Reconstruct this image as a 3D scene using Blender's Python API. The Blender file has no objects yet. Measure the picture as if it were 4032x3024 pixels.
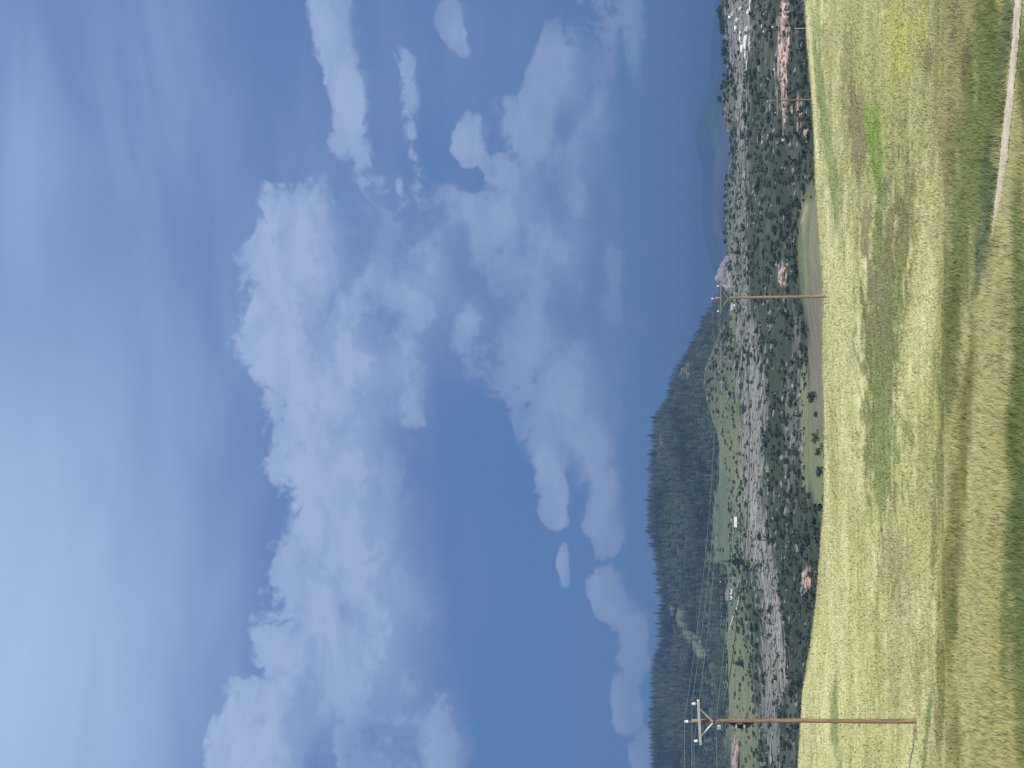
import bpy, bmesh, math, random
import numpy as np
from mathutils import Vector, Matrix
R = math.radians
rng = np.random.default_rng(7)
random.seed(7)
scene = bpy.context.scene
COL = scene.collection

# ------------------------------------------------------------------ camera (photo taken with the phone on its side)
F = 5000.0                      # focal length in source pixels (4032 wide)
PITCH = R(9.2)
CP, SP = math.cos(PITCH), math.sin(PITCH)
cam_d = bpy.data.cameras.new("camera")
cam = bpy.data.objects.new("camera", cam_d)
COL.objects.link(cam)
cam_d.sensor_fit = 'HORIZONTAL'
cam_d.sensor_width = 36.0
cam_d.lens = 36.0 * F / 4032.0
cam_d.clip_start = 0.1
cam_d.clip_end = 30000
fw = Vector((0, CP, SP)); up = Vector((0, -SP, CP)); rt = Vector((1, 0, 0))
m = Matrix.Identity(4)
for i in range(3):
    m[i][0] = -up[i]; m[i][1] = rt[i]; m[i][2] = -fw[i]
cam.matrix_world = m
scene.camera = cam

def ray(sx, sy):
    """source pixel -> (a, T): X = a*Y, Z = -T*Y"""
    r = (1512.0 - sy) / F; t = (2016.0 - sx) / F
    Y = CP - t * SP
    return r / Y, -(SP + t * CP) / Y

def pix(X, Y, Z):
    """world -> source pixel, for laying out colour regions of the land"""
    dep = Y * CP + Z * SP
    dep = np.where(np.abs(dep) < .5, .5, dep)
    r = X / dep
    t = (-Y * SP + Z * CP) / dep
    return 2016.0 - t * F, 1512.0 - r * F

# ------------------------------------------------------------------ light
SUN_EL, SUN_AZ = R(50), R(134)
scene.view_settings.view_transform = 'Standard'
scene.view_settings.look = 'None'
scene.view_settings.exposure = 0.12
scene.view_settings.gamma = 1.0
sd = bpy.data.lights.new("sun", 'SUN')
sd.energy = 4.8; sd.angle = R(0.5); sd.color = (1.0, 0.95, 0.86)
sun = bpy.data.objects.new("sun", sd); COL.objects.link(sun)
sdir = Vector((math.sin(SUN_AZ) * math.cos(SUN_EL), math.cos(SUN_AZ) * math.cos(SUN_EL), math.sin(SUN_EL)))
sun.rotation_euler = sdir.to_track_quat('Z', 'Y').to_euler()

# ------------------------------------------------------------------ world: Nishita sky + clouds laid out by compass direction
world = bpy.data.worlds.new("World"); scene.world = world
world.use_nodes = True
nt = world.node_tree; nt.nodes.clear()
def N(tree, typ, **kw):
    n = tree.nodes.new(typ)
    for k, v in kw.items():
        setattr(n, k, v)
    return n
def link(tree, a, b): tree.links.new(a, b)
def math_n(tree, op, a, b=None, c=None, clamp=False):
    n = N(tree, 'ShaderNodeMath', operation=op); n.use_clamp = clamp
    for i, v in enumerate((a, b, c)):
        if v is None: continue
        if isinstance(v, (int, float)): n.inputs[i].default_value = v
        else: link(tree, v, n.inputs[i])
    return n.outputs[0]
def mixc(tree, fac, a, b, mode='MIX'):
    n = N(tree, 'ShaderNodeMix', data_type='RGBA', blend_type=mode)
    for idx, v in ((0, fac), (6, a), (7, b)):
        if isinstance(v, (int, float)): n.inputs[idx].default_value = v
        elif isinstance(v, tuple): n.inputs[idx].default_value = (*v, 1) if len(v) == 3 else v
        else: link(tree, v, n.inputs[idx])
    return n.outputs[2]
def mrange(tree, v, a, b, c=0.0, d=1.0, smooth=True):
    n = N(tree, 'ShaderNodeMapRange', interpolation_type='SMOOTHSTEP' if smooth else 'LINEAR')
    link(tree, v, n.inputs[0])
    for i, x in zip((1, 2, 3, 4), (a, b, c, d)): n.inputs[i].default_value = x
    return n.outputs[0]
DS = 4032.0 / 2212.0
def azel(x, y):
    a, T = ray(x * DS, y * DS)
    return math.degrees(math.atan(a)) / 10, math.degrees(math.atan(-T / math.hypot(1, a))) / 10
ELL = [(905,620,150,270,0,.9),(1020,690,150,180,0,.9),(1200,540,150,330,0,.9),  # x, y, rx, ry, tilt, weight : heaps of cloud
 (655,560,135,190,0,1.0),(640,720,130,150,0,1.0),(750,960,150,220,.0,1.0),(790,1180,190,320,.05,1.0),(780,1450,220,300,.12,1.0),
 (590,1600,140,200,-.25,1.0),(730,120,75,300,.08,.9),(960,1600,120,260,.1,.9),(870,760,150,330,.12,.95),
 (1080,480,200,200,0,1.0),(1010,300,62,75,0,1.0),(1190,240,115,230,-.42,1.0),(930,570,85,130,0,1.0),(1150,700,210,240,0,1.0),
 (1270,930,95,170,.30,1.0),(1310,1085,60,130,.1,.95),(1250,450,110,300,0,1.0),(860,400,20,40,0,.8),
 (1197,1095,42,62,0,1.0),(1208,1235,22,70,.05,1.0),(1185,1010,40,90,.2,.9),(1312,1280,62,80,0,.95),(1365,1400,42,110,0,.9),
 (1352,1530,50,80,0,.9),(1385,1640,40,90,0,.8),(1370,100,38,190,0,.9),(985,70,55,75,.3,.8),(900,200,60,130,0,.65)]
ELL += [(760,820,190,300,0,1.0),(830,1380,200,380,.08,1.0),(1150,560,230,380,0,1.0),(1240,820,140,260,.1,1.0),(890,640,190,300,0,1.0),(1320,600,80,430,0,.9),(1240,330,120,260,0,.95),(1290,250,90,330,-.1,.8)]
GAPS = [(1040,1160,80,290,.13,1.1),(1150,1520,150,300,.12,1.1),(955,230,55,150,.1,.9),(1085,95,60,110,-.3,.8),(1010,395,38,40,0,.7),(590,150,110,200,.1,.8)]
VEIL = [(1430,650,120,950,0,.6),(1000,150,160,260,0,.8),(1420,250,60,420,0,.6),(1440,900,90,700,0,.45),(470,1100,230,900,0,.85),(350,250,260,600,0,.8),(250,1400,330,700,.1,1.0),(60,300,220,500,0,.7),(620,1150,260,260,0,.0),(850,150,170,330,0,.7),(700,500,320,500,0,.75),(1120,80,170,220,0,.55),(1050,560,300,380,0,.6),
 (1440,260,40,420,0,.35),(1330,1400,130,420,0,.45),(330,700,330,700,0,.55),(700,1400,420,520,0,.7)]
def ell_sum(tree, vec, lst):
    cur = None
    for (x, y, rx, ry, s, w) in lst:
        if w <= 0: continue
        c = azel(x, y); e1 = azel(x - rx, y); e2 = azel(x, y - ry)
        mp = N(tree, 'ShaderNodeMapping', vector_type='TEXTURE')
        mp.inputs[1].default_value = (c[0], c[1], 0)
        mp.inputs[2].default_value = (0, 0, math.atan(s))
        mp.inputs[3].default_value = (abs(e2[0] - c[0]) * 1.42, abs(e1[1] - c[1]) * 1.42, 1)
        link(tree, vec, mp.inputs[0])
        g = N(tree, 'ShaderNodeTexGradient', gradient_type='SPHERICAL')
        link(tree, mp.outputs[0], g.inputs[0])
        v = math_n(tree, 'MULTIPLY', g.outputs[1], w)
        cur = v if cur is None else math_n(tree, 'SMOOTH_MAX', cur, v, .12)
    return cur
cg = bpy.data.node_groups.new("cloud_field", 'ShaderNodeTree')
cg.interface.new_socket("V", in_out='INPUT', socket_type='NodeSocketVector')
cg.interface.new_socket("D", in_out='OUTPUT', socket_type='NodeSocketFloat')
gi = cg.nodes.new('NodeGroupInput'); go = cg.nodes.new('NodeGroupOutput')
def noise(tree, vec, scale, detail, rough=.5, dist=0, out=0, sc=None):
    if sc:
        mp = N(tree, 'ShaderNodeMapping'); mp.inputs[3].default_value = sc; link(tree, vec, mp.inputs[0]); vec = mp.outputs[0]
    n = N(tree, 'ShaderNodeTexNoise'); n.inputs['Scale'].default_value = scale; n.inputs['Detail'].default_value = detail
    n.inputs['Roughness'].default_value = rough; n.inputs['Distortion'].default_value = dist
    link(tree, vec, n.inputs['Vector'])
    return n.outputs[out]
nz = noise(cg, gi.outputs[0], 3.2, 4, .5, 0, 1)
wv = N(cg, 'ShaderNodeVectorMath', operation='MULTIPLY_ADD')
link(cg, nz, wv.inputs[0]); wv.inputs[1].default_value = (.22, .16, 0)
s2 = N(cg, 'ShaderNodeVectorMath', operation='ADD'); link(cg, gi.outputs[0], s2.inputs[0]); s2.inputs[1].default_value = (-.11, -.08, 0)
link(cg, s2.outputs[0], wv.inputs[2])
base = math_n(cg, 'SUBTRACT', ell_sum(cg, wv.outputs[0], ELL), ell_sum(cg, wv.outputs[0], GAPS))
n1 = noise(cg, gi.outputs[0], 5.5, 7, .52, .15, sc=(.75, 1.25, 1))
def billow(scale, sc, det=1):
    b_ = noise(cg, wv.outputs[0], scale, det, .5, 0, sc=sc)
    return math_n(cg, 'ABSOLUTE', math_n(cg, 'MULTIPLY_ADD', b_, 2, -1))
e = math_n(cg, 'MULTIPLY', math_n(cg, 'SUBTRACT', n1, .5), .38)
e = math_n(cg, 'MULTIPLY_ADD', math_n(cg, 'SUBTRACT', billow(4.5, (.85, 1.1, 1)), .22), .55, e)
e = math_n(cg, 'MULTIPLY_ADD', math_n(cg, 'SUBTRACT', billow(10, (.9, 1.05, 1), 4), .2), .46, e)
e = math_n(cg, 'MULTIPLY_ADD', math_n(cg, 'SUBTRACT', noise(cg, wv.outputs[0], 26, 4, .6), .5), .34, e)
base = math_n(cg, 'MULTIPLY_ADD', base, 1.45, -.02)
gate = math_n(cg, 'MULTIPLY', base, 5, clamp=True)
d = math_n(cg, 'MULTIPLY_ADD', e, gate, base)
link(cg, d, go.inputs[0])

tc = N(nt, 'ShaderNodeTexCoord')
sep = N(nt, 'ShaderNodeSeparateXYZ'); link(nt, tc.outputs['Generated'], sep.inputs[0])
azn = math_n(nt, 'MULTIPLY', math_n(nt, 'ARCTAN2', sep.outputs[0], sep.outputs[1]), 18 / math.pi)
eln = math_n(nt, 'MULTIPLY', math_n(nt, 'ARCSINE', sep.outputs[2]), 18 / math.pi)
cv = N(nt, 'ShaderNodeCombineXYZ'); link(nt, azn, cv.inputs[0]); link(nt, eln, cv.inputs[1])
V = cv.outputs[0]
def field(vec):
    g = N(nt, 'ShaderNodeGroup'); g.node_tree = cg; link(nt, vec, g.inputs[0]); return g.outputs[0]
D0 = field(V)
off = N(nt, 'ShaderNodeVectorMath', operation='ADD'); off.inputs[1].default_value = (-.04, .11, 0); link(nt, V, off.inputs[0])
D1 = field(off.outputs[0])
# top edges crisp, undersides soft
rim = math_n(nt, 'SUBTRACT', D0, D1)
off2 = N(nt, 'ShaderNodeVectorMath', operation='ADD'); off2.inputs[1].default_value = (-.05, .42, 0); link(nt, V, off2.inputs[0])
B0 = ell_sum(nt, V, ELL); B1 = ell_sum(nt, off2.outputs[0], ELL)
big = math_n(nt, 'SUBTRACT', B0, B1)
lit = math_n(nt, 'ADD', mrange(nt, big, -.35, .60, 0, .72), mrange(nt, rim, -.12, .26, 0, .42))
wid = mrange(nt, math_n(nt, 'ADD', rim, math_n(nt, 'MULTIPLY', big, .6)), -.15, .30, .75, .24)
dens = math_n(nt, 'DIVIDE', math_n(nt, 'SUBTRACT', D0, .17), wid, clamp=True)
dens = mrange(nt, dens, 0, 1)
vl = noise(nt, V, 1.5, 6, .5, .5, sc=(.6, 2.6, 1))
veil = ell_sum(nt, V, VEIL)
veil = math_n(nt, 'MULTIPLY', mrange(nt, veil, 0, .75), mrange(nt, vl, .30, .70, .38, 1.0))
sky = N(nt, 'ShaderNodeTexSky', sky_type='NISHITA'); sky.sun_disc = False
sky.sun_elevation = SUN_EL; sky.sun_rotation = SUN_AZ; sky.altitude = 1800; sky.air_density = 1.0; sky.dust_density = .4; sky.ozone_density = 3.0
skyc = mixc(nt, 1.0, sky.outputs[0], (.80, .93, 1.12), 'MULTIPLY')
SK = 10.0   # cloud colours are given as seen; background strength is 0.1
grad = mrange(nt, eln, .4, 3.2, 0, 1, False)
skyc = mixc(nt, .8, skyc, mixc(nt, grad, (.062 * SK, .155 * SK, .375 * SK), (.17 * SK, .285 * SK, .56 * SK)))
veilc = mixc(nt, grad, (.13 * SK, .23 * SK, .45 * SK), (.285 * SK, .42 * SK, .69 * SK))
c = mixc(nt, math_n(nt, 'MULTIPLY', veil, .85), skyc, veilc)
cloud_lo = mixc(nt, grad, (.145 * SK, .245 * SK, .47 * SK), (.20 * SK, .315 * SK, .57 * SK))
cloud_hi = mixc(nt, grad, (.28 * SK, .395 * SK, .62 * SK), (.47 * SK, .59 * SK, .83 * SK))
bn = noise(nt, V, 3.4, 5, .55, .8, sc=(.7, 1.5, 1))
lit = math_n(nt, 'MULTIPLY', lit, mrange(nt, bn, .28, .68, .45, 1.12, False), clamp=True)
cl = mixc(nt, lit, cloud_lo, cloud_hi)
body = noise(nt, V, 2.6, 5, .5, .6, sc=(.8, 1.3, 1))
cl = mixc(nt, mrange(nt, body, .35, .7, 0, .22), cl, cloud_hi)
c = mixc(nt, math_n(nt, 'MULTIPLY', dens, mrange(nt, lit, 0, .5, .72, .95)), c, cl)
glow = N(nt, 'ShaderNodeMapping', vector_type='TEXTURE'); g0 = azel(-60, 1500)
glow.inputs[1].default_value = (g0[0], g0[1], 0); glow.inputs[3].default_value = (3.2, 1.3, 1); link(nt, V, glow.inputs[0])
gg = N(nt, 'ShaderNodeTexGradient', gradient_type='SPHERICAL'); link(nt, glow.outputs[0], gg.inputs[0])
c = mixc(nt, math_n(nt, 'MULTIPLY', mrange(nt, gg.outputs[1], 0, 1), .65), c, (.50 * SK, .67 * SK, .89 * SK))
bg = N(nt, 'ShaderNodeBackground'); bg.inputs[1].default_value = 0.092
link(nt, c, bg.inputs[0])
wo = N(nt, 'ShaderNodeOutputWorld'); link(nt, bg.outputs[0], wo.inputs[0])
world.cycles.sampling_method = 'MANUAL'; world.cycles.sample_map_resolution = 512

# ------------------------------------------------------------------ helpers
def tag(o, label=None, cat=None, group=None, kind=None):
    if label: o['label'] = label
    if cat: o['category'] = cat
    if group: o['group'] = group
    if kind: o['kind'] = kind
    return o
def mesh_np(name, V, Fc, mat, parent=None, col=None, smooth=False, link_it=True):
    """V (n,3); Fc list of arrays (quads and/or tris)"""
    me = bpy.data.meshes.new(name)
    if not isinstance(Fc, list): Fc = [Fc]
    loops = np.concatenate([f.ravel() for f in Fc]).astype(np.int32)
    tot = np.concatenate([np.full(len(f), f.shape[1], np.int32) for f in Fc])
    st = np.concatenate([[0], np.cumsum(tot)[:-1]]).astype(np.int32)
    me.vertices.add(len(V)); me.vertices.foreach_set('co', np.asarray(V, np.float32).ravel())
    me.loops.add(len(loops)); me.loops.foreach_set('vertex_index', loops)
    me.polygons.add(len(tot)); me.polygons.foreach_set('loop_start', st); me.polygons.foreach_set('loop_total', tot)
    if smooth: me.polygons.foreach_set('use_smooth', np.ones(len(tot), bool))
    if col is not None:
        at = me.color_attributes.new('col', 'FLOAT_COLOR', 'POINT')
        c4 = np.ones((len(V), 4), np.float32); c4[:, :3] = col
        at.data.foreach_set('color', c4.ravel())
    me.update(calc_edges=True); me.validate()
    if mat: me.materials.append(mat)
    o = bpy.data.objects.new(name, me)
    if link_it: COL.objects.link(o)
    if parent: o.parent = parent
    return o
def empty(name, loc, rot=None):
    o = bpy.data.objects.new(name, None); COL.objects.link(o); o.location = loc
    o.empty_display_size = .5
    if rot is not None: o.rotation_euler = rot
    return o
class MB:
    def __init__(s): s.bm = bmesh.new()
    def box(s, c, size, rot=None, bev=0):
        mat = Matrix.Translation(Vector(c))
        if rot is not None: mat = mat @ rot.to_4x4()
        mat = mat @ Matrix.Diagonal((*size, 1))
        r = bmesh.ops.create_cube(s.bm, size=1, matrix=mat)
        if bev:
            es = list({e for v in r['verts'] for e in v.link_edges})
            bmesh.ops.bevel(s.bm, geom=es, offset=bev, segments=2, affect='EDGES')
        return s
    def bar(s, p, q, r0, r1=None, n=10):
        p, q = Vector(p), Vector(q); d = q - p
        if r1 is None: r1 = r0
        mat = Matrix.Translation((p + q) / 2) @ d.to_track_quat('Z', 'Y').to_matrix().to_4x4()
        bmesh.ops.create_cone(s.bm, cap_ends=True, segments=n, radius1=r0, radius2=r1, depth=d.length, matrix=mat)
        return s
    def tube(s, pts, r, n=6):
        pts = [Vector(p) for p in pts]; rings = []
        for i, p in enumerate(pts):
            t = (pts[min(i + 1, len(pts) - 1)] - pts[max(i - 1, 0)]).normalized()
            q = t.to_track_quat('Z', 'Y')
            rings.append([s.bm.verts.new(p + q @ Vector((r * math.cos(2 * math.pi * k / n), r * math.sin(2 * math.pi * k / n), 0))) for k in range(n)])
        for a, b in zip(rings, rings[1:]):
            for k in range(n): s.bm.faces.new((a[k], a[(k + 1) % n], b[(k + 1) % n], b[k]))
        s.bm.faces.new(rings[0][::-1]); s.bm.faces.new(rings[-1])
        return s
    def lathe(s, base, prof, n=14):
        base = Vector(base); rings = []
        for (r, z) in prof:
            rings.append([s.bm.verts.new(base + Vector((r * math.cos(2 * math.pi * k / n), r * math.sin(2 * math.pi * k / n), z))) for k in range(n)])
        for a, b in zip(rings, rings[1:]):
            for k in range(n): s.bm.faces.new((a[k], a[(k + 1) % n], b[(k + 1) % n], b[k]))
        s.bm.faces.new(rings[0][::-1]); s.bm.faces.new(rings[-1])
        return s
    def poly(s, pts):
        s.bm.faces.new([s.bm.verts.new(Vector(p)) for p in pts]); return s
    def build(s, name, mat, parent=None, smooth=False):
        me = bpy.data.meshes.new(name); bmesh.ops.recalc_face_normals(s.bm, faces=s.bm.faces)
        s.bm.to_mesh(me); s.bm.free()
        if smooth:
            for p in me.polygons: p.use_smooth = True
        me.materials.append(mat)
        o = bpy.data.objects.new(name, me); COL.objects.link(o)
        if parent: o.parent = parent
        return o

def bmat(name):
    mt = bpy.data.materials.new(name); mt.use_nodes = True
    t = mt.node_tree
    return mt, t, t.nodes['Principled BSDF']
def simple(name, col, rough=.8, var=.25, scale=8, metal=0, bump=0):
    mt, t, b = bmat(name)
    tcn = N(t, 'ShaderNodeTexCoord')
    nf = noise(t, tcn.outputs['Object'], scale, 5, .6)
    lo = tuple(x * (1 - var) for x in col); hi = tuple(min(1, x * (1 + var)) for x in col)
    link(t, mixc(t, mrange(t, nf, .3, .7), lo, hi), b.inputs['Base Color'])
    b.inputs['Roughness'].default_value = rough; b.inputs['Metallic'].default_value = metal
    if bump:
        bp = N(t, 'ShaderNodeBump'); bp.inputs['Strength'].default_value = bump; link(t, nf, bp.inputs['Height']); link(t, bp.outputs[0], b.inputs['Normal'])
    return mt

# ------------------------------------------------------------------ numpy noise
def _hash(ix, iy, seed):
    h = (ix.astype(np.int64) * 374761393 + iy.astype(np.int64) * 668265263 + seed * 1442695041) & 0x7fffffff
    h = ((h ^ (h >> 13)) * 1274126177) & 0x7fffffff
    return ((h ^ (h >> 16)) & 0xffff) / 65535.0
def vnoise(x, y, seed=0):
    ix = np.floor(x); iy = np.floor(y); fx = x - ix; fy = y - iy
    fx = fx * fx * (3 - 2 * fx); fy = fy * fy * (3 - 2 * fy)
    a = _hash(ix, iy, seed); b = _hash(ix + 1, iy, seed); c_ = _hash(ix, iy + 1, seed); d_ = _hash(ix + 1, iy + 1, seed)
    return a + (b - a) * fx + (c_ - a) * fy + (a - b - c_ + d_) * fx * fy
def fbm(x, y, sc, oct=4, seed=0, rough=.5):
    x = np.asarray(x, float) / sc; y = np.asarray(y, float) / sc
    s = 0; am = 1; tot = 0
    for k in range(oct):
        s = s + am * vnoise(x * 2 ** k + 17.3 * k, y * 2 ** k - 9.1 * k, seed + k); tot += am; am *= rough
    return s / tot
def sst(x, a, b):
    t = np.clip((x - a) / (b - a), 0, 1); return t * t * (3 - 2 * t)

# ------------------------------------------------------------------ terrain height: keys per bearing, monotone between keys
def Tx(sx): return ray(sx, 1512)[1]
def curve(pts):          # list of (disp_y, disp_x) -> a[], T[]
    A = []; TT = []
    for (y, x) in sorted(pts, reverse=True):
        a, T = ray(x * DS, y * DS); A.append(a); TT.append(T)
    A = np.array(A); TT = np.array(TT); o = np.argsort(A)
    return A[o], TT[o]
CREST = curve([(0,1742),(60,1745),(215,1757),(400,1768),(640,1784),(900,1785),(1100,1781),(1200,1774),(1300,1765),(1400,1752),(1500,1736),(1580,1730),(1659,1727)])
FIELD = curve([(0,1790),(350,1780),(420,1745),(480,1722),(560,1719),(640,1728),(720,1748),(780,1760),(850,1772),(1659,1800)])       # brow of the bare field
MEADO = curve([(0,1790),(600,1790),(760,1740),(900,1735),(1000,1745),(1100,1762),(1250,1785),(1659,1790)])
BAND = curve([(0,1600),(200,1602),(400,1604),(700,1612),(850,1602),(1000,1600),(1200,1602),(1400,1628),(1500,1640),(1659,1645)])
SKY2 = curve([(0,1557),(60,1566),(130,1571),(200,1562),(250,1560),(300,1577),(345,1578),(400,1569),(500,1567),(600,1575),(660,1578),(700,1560),(750,1541),(790,1524),(830,1519),(870,1527),(930,1548),(1000,1562),(1080,1572),(1200,1572),(1659,1578)])
def crv(c, a): return np.interp(a, c[0], c[1])
S_N = 760
s_ax = np.linspace(-.62, .62, S_N)
Yn = np.concatenate([np.linspace(-30, 6, 16, endpoint=False), np.geomspace(6, 160, 330, endpoint=False), np.linspace(160, 320, 70, endpoint=False),
                     np.linspace(320, 520, 190, endpoint=False), np.linspace(520, 820, 110, endpoint=False), np.geomspace(820, 8200, 70)])
YO = 14.0
SS, YY = np.meshgrid(s_ax, Yn, indexing='ij')
XX = SS * (YY + YO) * (1 + .5 * (YY > 0) * 0)
XX = np.where(YY < 10, SS * (24 + YO) * 1.0 * (0.35 + 0.65 * np.clip((YY + 30) / 40, 0, 1)) + 0 * XX, XX)
XX = np.where(YY < 10, SS * (10 + YO) * (1 + (10 - YY) * .02), XX)
AA = np.clip(XX / np.maximum(YY, 12), -.42, .42)
def pchip(keysY, keysZ, Y):
    K = len(keysY); h = [keysY[i + 1] - keysY[i] for i in range(K - 1)]
    dl = [(keysZ[i + 1] - keysZ[i]) / h[i] for i in range(K - 1)]
    sl = [dl[0]]
    for i in range(1, K - 1):
        p = dl[i - 1] * dl[i]
        w1 = 2 * h[i] + h[i - 1]; w2 = h[i] + 2 * h[i - 1]
        with np.errstate(all='ignore'):
            s = np.where(p > 0, (w1 + w2) / (w1 / dl[i - 1] + w2 / dl[i]), 0)
        sl.append(s)
    sl.append(dl[-1])
    Z = np.zeros_like(Y) + keysZ[0]
    for i in range(K - 1):
        t = np.clip((Y - keysY[i]) / h[i], 0, 1)
        z = ((1 + 2 * t) * (1 - t) ** 2) * keysZ[i] + (t * (1 - t) ** 2) * h[i] * sl[i] + (t * t * (3 - 2 * t)) * keysZ[i + 1] + (t * t * (t - 1)) * h[i] * sl[i + 1]
        Z = np.where((Y >= keysY[i]) & (Y <= keysY[i + 1] if i < K - 2 else True), z, Z)
    return Z
def land(A, Y, X):
    o = np.zeros_like(A)
    Yc = np.interp(A, [-.42, -.27, -.1, .068, .2, .42], [150, 140, 118, 108, 118, 135])
    Tc = crv(CREST, A)
    lb = crv(BAND, A); lk = crv(SKY2, A)
    left = sst(-A, -.02, .06)      # 1 on the left, where the meadow runs back to the forest
    z700 = -lk * 690
    zf = -crv(FIELD, A) * 300
    zm = -np.minimum(crv(MEADO, A), .0700) * 345
    ks = [(-30 + o, o + 1.2), (0 + o, o - 1.65), (6 + o, o - 2.2), (10 + o, o - 2.72), (14 + o, o - 3.14), (18 + o, o - 3.6), (30 + o, o - 5.35), (60 + o, o - 8.9),
          (Yc, -Tc * Yc), (Yc + 26, -Tc * Yc - 3.2), (200 + o, o - 20.2), (250 + o, o - 21.0), (300 + o, np.maximum(zf, -22.5)), (322 + o, np.minimum(np.maximum(zf, -22.5) - .8, -21.0)),
          (345 + o, np.maximum(zm, -23.0)), (490 + o, -lb * 490), (690 + o, z700),
          (760 + o, z700 * left + (z700 - 9) * (1 - left)), (1000 + o, left * (-.002 * 1000 * o - 1.0) + (1 - left) * (-24)), (1600 + o, o - 40), (8200 + o, o - 130)]
    Z = pchip([k[0] for k in ks], [k[1] for k in ks], Y)
    return Z
ZZ = land(AA, YY, XX)
rough_near = (fbm(XX, YY, 9, 3, 3) - .5) * .35 + (fbm(XX, YY, 2.2, 3, 5) - .5) * .10
ZZ += rough_near * sst(YY, 12, 40) * (1 - sst(YY, 150, 200))
ZZ += (fbm(XX, YY, 40, 3, 9) - .5) * 1.0 * sst(YY, 330, 370) * (1 - .6 * sst(YY, 600, 700))
terr = (fbm(XX * .35, YY + .12 * XX, 16, 4, 13) - .5)
ZZ += (np.round(terr * 9) / 9 * 2.2) * sst(YY, 335, 380) * (1 - sst(YY, 500, 560)) * .6
def zat(X, Y):
    X = np.asarray(X, float); Y = np.asarray(Y, float)
    s = np.where(Y < 10, X / ((10 + YO) * (1 + (10 - Y) * .02)), X / (np.maximum(Y, -10) + YO))
    fi = np.clip((s - s_ax[0]) / (s_ax[1] - s_ax[0]), 0, S_N - 1.001)
    fj = np.clip(np.interp(Y, Yn, np.arange(len(Yn))), 0, len(Yn) - 1.001)
    i = fi.astype(int); j = fj.astype(int); u = fi - i; v = fj - j
    return (ZZ[i, j] * (1 - u) * (1 - v) + ZZ[i + 1, j] * u * (1 - v) + ZZ[i, j + 1] * (1 - u) * v + ZZ[i + 1, j + 1] * u * v)
_hY = np.concatenate([np.geomspace(8, 160, 500), np.linspace(160.5, 1100, 1500)])
def hit(x, y, ymin=8):
    """disp pixel -> point on the land (first crossing beyond ymin)"""
    a, T = ray(x * DS, y * DS)
    Ys = _hY[_hY >= ymin]; z = zat(a * Ys, Ys); k = np.nonzero(z >= -T * Ys)[0]
    if len(k) == 0: return None
    Y = float(Ys[k[0]]); return Vector((a * Y, Y, float(z[k[0]])))

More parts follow.
